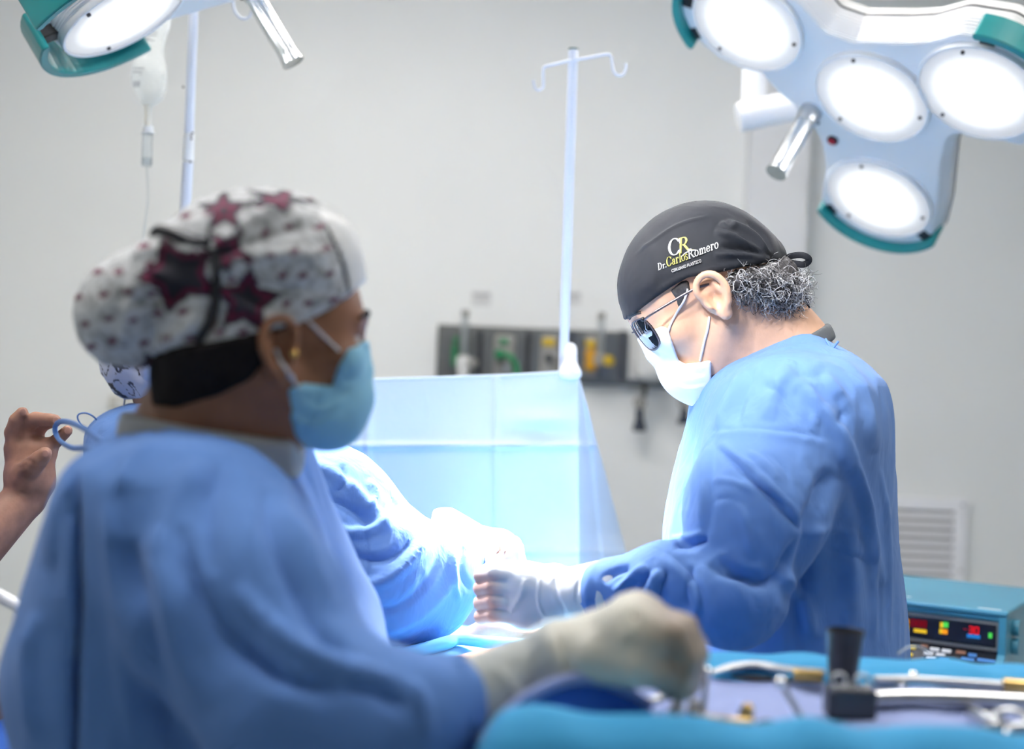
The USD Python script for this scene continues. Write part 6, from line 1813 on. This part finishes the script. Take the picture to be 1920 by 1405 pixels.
# scissors-like clamp at the right edge
q0 = at(1840, 1350)
t = Thing('ring_clamp', 'steel ring handled clamp at the right edge of the instrument table', 'surgical instrument', q0)
for k, (x, y) in enumerate(((1900, 1352), (1925, 1382))):
    c_ = at(x, y, .009)
    t.add('finger_ring', trimesh.creation.torus(.015, .0032, 28, 10).apply_transform(trimesh.transformations.rotation_matrix(.35, (1, 0, 0))).apply_translation(c_), 'steel', smooth=True)
t.add('blade', cat(tube([at(1885, 1350, .006), at(1850, 1345, .007), at(1825, 1330, .006), at(1812, 1322, .004)], [.0035, .0042, .003, .0012], 10, 6), tube([at(1910, 1382, .006), at(1870, 1362, .009), at(1828, 1342, .008), at(1808, 1334, .004)], [.0035, .0042, .003, .0012], 10, 6)), 'steel', smooth=True)
t.add('pivot', lathe([(0, 0), (.006, 0), (.005, .004), (0, .005)], at(1858, 1350, .008), (0, 0, 1), 16), 'polish', smooth=30)
bar('black_handle', 'black tapered handle lying at the lower right edge of the table', 'surgical instrument', [(1835, 1382, .006), (1880, 1372, .008), (1960, 1368, .009)], .0075, 'ebony')
# bent steel pieces beneath the nurse's fingers
bar('steel_forceps', 'dark glinting forceps under the nurse\'s bent fingers', 'surgical instrument', [(1150, 1322, .006), (1200, 1318, .008), (1240, 1310, .010), (1275, 1296, .016)], .0035, 'steel_dull')

# ------------------------------------------------------------------ electrosurgical unit on its cart
AC = P(1889, 1152, 2.40)
aa_ = math.radians(30)
e1 = np.array([-math.cos(aa_), math.sin(aa_), 0]); e2 = np.array([math.sin(aa_), math.cos(aa_), 0]); ez = np.array([0, 0, 1.0])
UW, UD, UH = .36, .34, .135
tU = Thing('electrosurgical_unit', 'blue electrosurgical unit with red digit displays on a cart behind the surgeon', 'medical device', AC + e1 * UW / 2 + e2 * UD / 2 - ez * UH)
M['unit'] = mat('unit_blue', (.05, .25, .37), .4, noise=(8, .04), coat_weight=.15)
M['unit_grey'] = mat('unit_grey', (.22, .21, .19), .5, noise=(10, .05))
M['display'] = mat('display_black', (.008, .008, .012), .15)
for k, c in (('r', (1.0, .01, .02)), ('y', (.85, .55, .03)), ('g', (.08, .70, .10)), ('o', (1.0, .35, .02)), ('b', (.02, .20, .62)), ('dr', (.25, .003, .01))):
    M['led_' + k] = emit('led_' + k, c, .75)
M['key_y'] = mat('key_yellow', (.75, .55, .03), .5)
M['key_w'] = mat('key_white', (.75, .75, .74), .5)
M['key_b'] = mat('key_blue', (.05, .22, .55), .5)
M['key_r'] = mat('key_brown', (.28, .12, .07), .5)
def ub(s0, s1, d0, d1, z0, z1_, r=.004):
    """box in the unit's frame: s leftwards along the front, d back from the front, z up from the top edge"""
    f_ = round_box if r > .001 else (lambda a, b, c: boxm(a, b))
    return place(f_(np.array([s0, d0, z0]), np.array([s1, d1, z1_]), r), AC, e1, e2, ez)
# front with an inclined key panel below an upright display
prof = Polygon([(0, 0), (UD, 0), (UD, -UH), (-.035, -UH), (-.035, -.110), (.012, -.066), (.012, -.018), (0, -.014)]).buffer(-.004).buffer(.004, quad_segs=4)
ms = trimesh.creation.extrude_polygon(prof, UW - .024, engine='earcut')
mid = ms.copy(); mid.vertices = AC + e2 * ms.vertices[:, :1] + ez * ms.vertices[:, 1:2] + e1 * (ms.vertices[:, 2:] + .012)
mid.fix_normals()
ubody = tU.add('housing', mid, 'unit')
cheek = Polygon([(0, 0), (UD, 0), (UD, -UH), (-.040, -UH), (-.040, -.105), (-.004, -.070), (-.004, -.006)]).buffer(-.005).buffer(.005, quad_segs=4)
for s0 in (0, UW - .013):
    c_ = extrude(cheek, .013, .002); v = c_.vertices.copy()
    c_.vertices = AC + e2 * v[:, :1] + ez * v[:, 1:2] + e1 * (v[:, 2:] + s0); c_.fix_normals()
    tU.add('side_cheek', c_, 'unit', smooth=30)
tU.add('top_lid', ub(-.002, UW + .002, -.006, UD, -.006, .004, .004), 'unit', smooth=40)
# display bezel on the upright face: pixel rectangle -> unit frame
nF = -e2
def onface(x, y, d0=.012):
    d = VD(C(x, y, 1.0)); o = AC + e2 * d0
    t_ = ((o - np.array([0, 0, CAM_Z])) @ nF) / (d @ nF)
    q = np.array([0, 0, CAM_Z]) + d * t_ - AC
    return q @ e1, q @ ez
s_r, z_t = onface(1868, 1166); s_l, z_b = onface(1706, 1184)
tU.add('bezel', ub(.014, UW - .014, .006, .013, -.068, -.016, .003), 'unit_grey')
sl, zt0 = .178, -.0225
dsp = tU.add('display', ub(s_r - .002, sl, .0035, .008, -.060, -.022, .003), 'display')
def dbox(s, z, w_, h_, m_, par=dsp, name='indicator'):
    tU.add(name, ub(s - w_ / 2, s + w_ / 2, .0022, .0045, z - h_ / 2, z + h_ / 2, .0008), m_, parent=par)
Ld = sl - s_r
for f, dz, w_, h_, m_ in ((.045, -.012, .006, .009, 'led_g'), (.22, -.017, .022, .006, 'led_b'), (.52, .001 - .004, .009, .009, 'led_g'), (.56, -.004, .006, .009, 'led_y'), (.525, -.015, .009, .008, 'led_o'), (.565, -.015, .006, .008, 'led_y'),
                        (.79, -.019, .022, .006, 'led_y'), (.94, -.005, .007, .008, 'led_o'), (.94, -.017, .007, .012, 'led_y')):
    dbox(s_r + f * Ld, -.030 + dz + .002, w_, h_, m_)
def seven(s, z, ch, hgt, m_):
    """one seven-segment digit"""
    on = {'0': 'abcdef', '3': 'abcdg', '7': 'abc', '-': 'g', '8': 'abcdefg'}[ch]
    w_ = hgt * .55; th_ = hgt * .16
    bx = {'a': (0, hgt, w_, 0), 'd': (0, 0, w_, 0), 'g': (0, hgt / 2, w_, 0)}
    out = []
    for k in on:
        if k in 'adg':
            y = {'a': hgt / 2, 'd': -hgt / 2, 'g': 0}[k]; out.append(ub(s - w_ / 2, s + w_ / 2, .0024, .0042, z + y - th_ / 2, z + y + th_ / 2, .0003))
        else:
            x = w_ / 2 if k in 'ef' else -w_ / 2; y = hgt / 4 if k in 'bf' else -hgt / 4
            out.append(ub(s + x - th_ / 2, s + x + th_ / 2, .0024, .0042, z + y - hgt / 4, z + y + hgt / 4, .0003))
    return cat(out)
for f, dg, m_ in ((.19, '0', 'led_r'), (.25, '3', 'led_r'), (.31, '-', 'led_dr'), (.75, '8', 'led_dr'), (.81, '8', 'led_dr'), (.87, '8', 'led_dr')):
    tU.add('digit', seven(s_r + f * Ld, -.0345, dg, .011, m_), m_, parent=dsp)
# inclined key panel
k0, k1 = np.array([.012, -.066]), np.array([-.035, -.110])
kd = (k1 - k0) / np.linalg.norm(k1 - k0); kn = np.array([kd[1], -kd[0]]); kn = kn if kn[1] > 0 else -kn
def kbox(s, t_, w_, h_, th_, m_, name='key', par=None, lift=0):
    b_ = round_box(np.array([-w_ / 2, -h_ / 2, lift]), np.array([w_ / 2, h_ / 2, lift + th_]), .0012)
    o = AC + e1 * s + e2 * (k0 + kd * t_)[0] + ez * (k0 + kd * t_)[1]
    return tU.add(name, place(b_, o, e1, e2 * kd[0] + ez * kd[1], e2 * kn[0] + ez * kn[1]), m_, parent=par)
LK = np.linalg.norm(k1 - k0)
kp_ = kbox(UW / 2, LK / 2, UW - .03, LK - .006, .0015, 'display', 'key_panel')
for s, t_, m_, w_ in ((.178, .012, 'key_y', .020), (.198, .012, 'key_y', .018), (.160, .018, 'key_y', .020), (.186, .026, 'key_y', .020), (.162, .034, 'key_y', .020), (.210, .026, 'key_y', .018), (.118, .016, 'key_w', .016), (.098, .016, 'key_w', .016), (.126, .026, 'key_w', .016), (.106, .026, 'key_w', .016), (.136, .012, 'key_r', .012),
                      (.074, .015, 'key_r', .016), (.054, .018, 'key_b', .014), (.060, .028, 'key_b', .022), (.030, .026, 'key_b', .030), (.120, .036, 'key_w', .016), (.098, .036, 'key_b', .016)):
    kbox(s, t_, w_, .0075, .003, m_, par=kp_, lift=.001)
# pale printed lines and worn patch on the lid
ms = []
for r_ in range(2):
    s = .30
    for k in range(9):
        l = float(RNG.uniform(.006, .014)); ms.append(ub(s - l, s, .022 + .018 * r_, .029 + .018 * r_, .004, .0046, .0002)); s -= l + .004
tU.add('lid_print', cat(ms), 'key_w', parent=ubody)
tU.add('edge_print', ub(.012, .050, .004, .010, .0038, .0046, .0002), 'key_w', parent=ubody)
for z in (-.030, -.062):
    tU.add('side_knob', cyl(AC + e2 * .055 + ez * z, AC + e2 * .055 + ez * z - e1 * .012, .014, 20), 'unit', parent=ubody)
# its cart
tc_ = Thing('equipment_cart', 'pale metal cart carrying the blue electrosurgical unit', 'cart', AC + e1 * UW / 2 + e2 * UD / 2 - ez * AC[2])
def cb(s0, s1, d0, d1, z0, z1_, r=.006): return place(round_box(np.array([s0, d0, z0]), np.array([s1, d1, z1_]), r), np.array([AC[0], AC[1], 0]), e1, e2, ez)
zt_ = AC[2] - UH
tc_.add('shelf', cb(-.03, UW + .03, -.06, UD + .03, zt_ - .02, zt_ - .0005), 'white_enamel')
tc_.add('shelf', cb(-.03, UW + .03, -.06, UD + .03, .30, .32), 'white_enamel')
for s in (-.015, UW + .015):
    for d in (-.045, UD + .015):
        l_ = tc_.add('leg', cb(s - .012, s + .012, d - .012, d + .012, .075, zt_ - .02), 'white_enamel')
        b_ = np.array([AC[0], AC[1], 0]) + e1 * s + e2 * d
        tc_.add('castor', cat(cyl(b_ + (-.012, 0, .035), b_ + (.012, 0, .035), .035, 20), cyl(b_ + (0, 0, .05), b_ + (0, 0, .08), .01, 12)), 'black', parent=l_)
# clear loop of tubing on the table's far edge
tt_ = Thing('tubing_loop', 'thin clear tubing loop at the foot of the surgeon\'s gown by the blue unit', 'tubing', P(1690, 1216, 1.50))
tt_.add('tube', tube([P(1684, 1226, 1.46), P(1698, 1216, 1.47), P(1712, 1212, 1.48), P(1730, 1215, 1.48), P(1742, 1226, 1.46)], .0013, 10, 8), 'clear', smooth=True)

# ------------------------------------------------------------------ lettering on the black cap (flat print lying on the cloth)
M['print_white'] = mat('print_white', (.66, .66, .66), .7)
M['print_yellow'] = mat('print_yellow', (.58, .54, .13), .7)
def ring_e(cx, cy, a, b, ta, tb, rot=0):
    """letter bowl: thick sides ta, thin top and bottom tb"""
    o = Point(0, 0).buffer(1, quad_segs=12)
    from shapely import affinity as A
    e = A.scale(o, a, b).difference(A.scale(o, a - ta, b - tb))
    return A.translate(A.rotate(e, rot, origin=(0, 0)), cx, cy)
def glyph(ch):
    """serif letters, x-height .62, capital height 1; returns (shape, advance)"""
    R = lambda x0_, y0_, x1_, y1_: sbox(x0_, y0_, x1_, y1_)
    st, hn = .15, .05
    stem = lambda x, h: unary_union([R(x - st / 2, 0, x + st / 2, h), R(x - .17, 0, x + .17, hn), R(x - .15, h - hn, x + st / 2, h)])
    U = unary_union
    if ch == 'D': return U([R(.10, 0, .25, 1), R(0, 0, .4, hn), R(0, 1 - hn, .4, 1), ring_e(.36, .5, .44, .5, .16, hn).intersection(R(.36, 0, 1, 1))]), .90
    if ch == 'r': return U([stem(.18, .62), ring_e(.36, .44, .16, .18, .07, .06).intersection(R(.22, .46, .6, .7)), Point(.46, .54).buffer(.075)]), .56
    if ch == '.': return Point(.1, .07).buffer(.085), .24
    if ch == 'C': return U([ring_e(.46, .5, .46, .51, .17, .05).difference(R(.66, .24, 1, .76)), R(.80, .64, .86, .92), R(.80, .12, .84, .3)]), .94
    if ch == 'a': return U([ring_e(.22, .19, .21, .20, .11, .045), R(.34, .04, .47, .5), ring_e(.25, .42, .22, .21, .12, .05).intersection(R(0, .44, .6, .7)), R(.44, 0, .56, .05)]), .58
    if ch == 'l': return stem(.18, 1.02), .36
    if ch == 'o': return ring_e(.30, .31, .30, .325, .13, .045), .64
    if ch == 's': return U([ring_e(.22, .46, .19, .17, .09, .05).difference(R(.22, .30, .5, .48)), ring_e(.22, .16, .20, .17, .10, .05).difference(R(-.1, .14, .2, .34))]), .48
    if ch == 'R': return U([R(.10, 0, .25, 1), R(0, 0, .37, hn), R(0, 1 - hn, .36, 1), ring_e(.36, .74, .32, .26, .15, .05).intersection(R(.30, .4, 1, 1.1)), Polygon([(.34, .5), (.50, .5), (.90, 0), (.72, 0)]), R(.7, 0, .98, hn)]), .94
    if ch == 'm': return U([stem(.18, .62), R(.44, 0, .57, .46), R(.36, 0, .65, hn), R(.82, 0, .95, .46), R(.74, 0, 1.03, hn), ring_e(.38, .44, .19, .19, .11, .06).intersection(R(.24, .44, .6, .7)), ring_e(.76, .44, .19, .19, .11, .06).intersection(R(.62, .44, 1, .7))]), 1.06
    if ch == 'e': return U([ring_e(.28, .31, .28, .325, .13, .045).difference(R(.30, .16, .6, .30)), R(.06, .30, .54, .35)]), .60
    return Polygon(), .35
def line_of(text, gap=.03):
    from shapely import affinity as A
    x, out = 0.0, []
    for ch in text:
        s, w_ = glyph(ch)
        out.append(A.translate(s, x, 0)); x += w_ + gap
    return out, x
def print_on(shapes, o, ux, uy, m_, name, lift=.0006):
    """shapes in letter units; o pixel of the origin, ux, uy pixel vectors of one unit along and up"""
    vs_, fs_, n0 = [], [], 0
    for s in shapes:
        for gpoly in getattr(s, 'geoms', [s]):
            if gpoly.is_empty or gpoly.area < 1e-4: continue
            gpoly = gpoly.simplify(.006).segmentize(.25)
            m_2 = trimesh.creation.extrude_polygon(gpoly, 1.0, engine='earcut')
            vs_.append(m_2.vertices); fs_.append(m_2.faces + n0); n0 += len(m_2.vertices)
    v = np.vstack(vs_); f = np.vstack(fs_)
    q = np.asarray(o, float) + v[:, :1] * np.asarray(ux, float) + v[:, 1:2] * np.asarray(uy, float)
    p = onto(cap_fn, q, Y0=1.6)
    nrm_ = grad(cap_fn, p)
    p = p + nrm_ * (.0004 + .0016 * v[:, 2:])
    m_3 = trimesh.Trimesh(V(p), f, process=False); m_3.fix_normals()
    TS.add(name, m_3, m_, parent=cap_path)
import shapely.affinity as AF
tilt = math.radians(-20.5)
ax_ = lambda s: (np.array([math.cos(tilt), math.sin(tilt)]) * s, np.array([math.sin(-.22), -math.cos(.22)]) * s)
ax2_ = lambda s: (np.array([math.cos(tilt), math.sin(tilt)]) * s, np.array([math.sin(tilt) * .25, -1.0]) * s)
# DrCarlosRomero line
o = np.array([1235.0, 507.5])
adv = 0
for txt, sc, m_ in (('Dr.', 12.5, 'print_white'), ('Carlos', 17.5, 'print_yellow'), ('Romero', 17.5, 'print_white')):
    sh, w_ = line_of(txt)
    ux, uy = ax2_(sc)
    wid = {'Dr.': 17.0, 'Carlos': 36.5, 'Romero': 61.0}[txt] if False else w_ * sc
    tgt = {'Dr.': 16.0, 'Carlos': 40.0, 'Romero': 57.0}[txt]
    print_on(sh, o, ux * tgt / (w_ * sc * math.cos(tilt)) , uy, m_, 'cap_lettering')
    o = o + np.array([tgt, tgt * math.tan(tilt)])
# monogram
ux, uy = ax2_(29)
print_on([glyph('C')[0]], (1254.0, 482.0), np.array([26.0, -6.0]), np.array([-1.0, -31.0]), 'print_white', 'cap_lettering')
rs = unary_union([sbox(.10, 0, .25, 1), sbox(0, 1 - .05, .36, 1), ring_e(.36, .74, .32, .26, .15, .05).intersection(sbox(.30, .4, 1, 1.1)), Polygon([(.34, .5), (.52, .5), (.86, .12), (1.25, .02), (.9, .0), (.72, .06)])])
print_on([rs], (1272.0, 477.0), np.array([24.0, -6.0]), np.array([1.0, -29.0]), 'print_yellow', 'cap_lettering')
sw = LineString([(.0, .0), (.25, .16), (.6, .26), (1.0, .22)]).buffer(.03)
print_on([sw], (1278.0, 482.0), np.array([26.0, -6.0]), np.array([0.0, -29.0]), 'print_white', 'cap_lettering')
# small capitals line
tm = meshkit.text_mesh('CIRUJANO PLASTICO', 1.0, 1.0)
w_ = tm.bounds[1][0]
v = tm.vertices
q = np.array([1260.0, 511.5]) + v[:, :1] / w_ * np.array([55.0, -19.5]) + v[:, 1:2] * np.array([-1.0, -5.6])
p = onto(cap_fn, q, Y0=1.6); nz_ = grad(cap_fn, p)
mt = trimesh.Trimesh(V(p + nz_ * (.0004 + .0016 * (v[:, 2:] > .5))), tm.faces, process=False); mt.fix_normals()
TS.add('cap_lettering', mt, 'print_white', parent=cap_path)
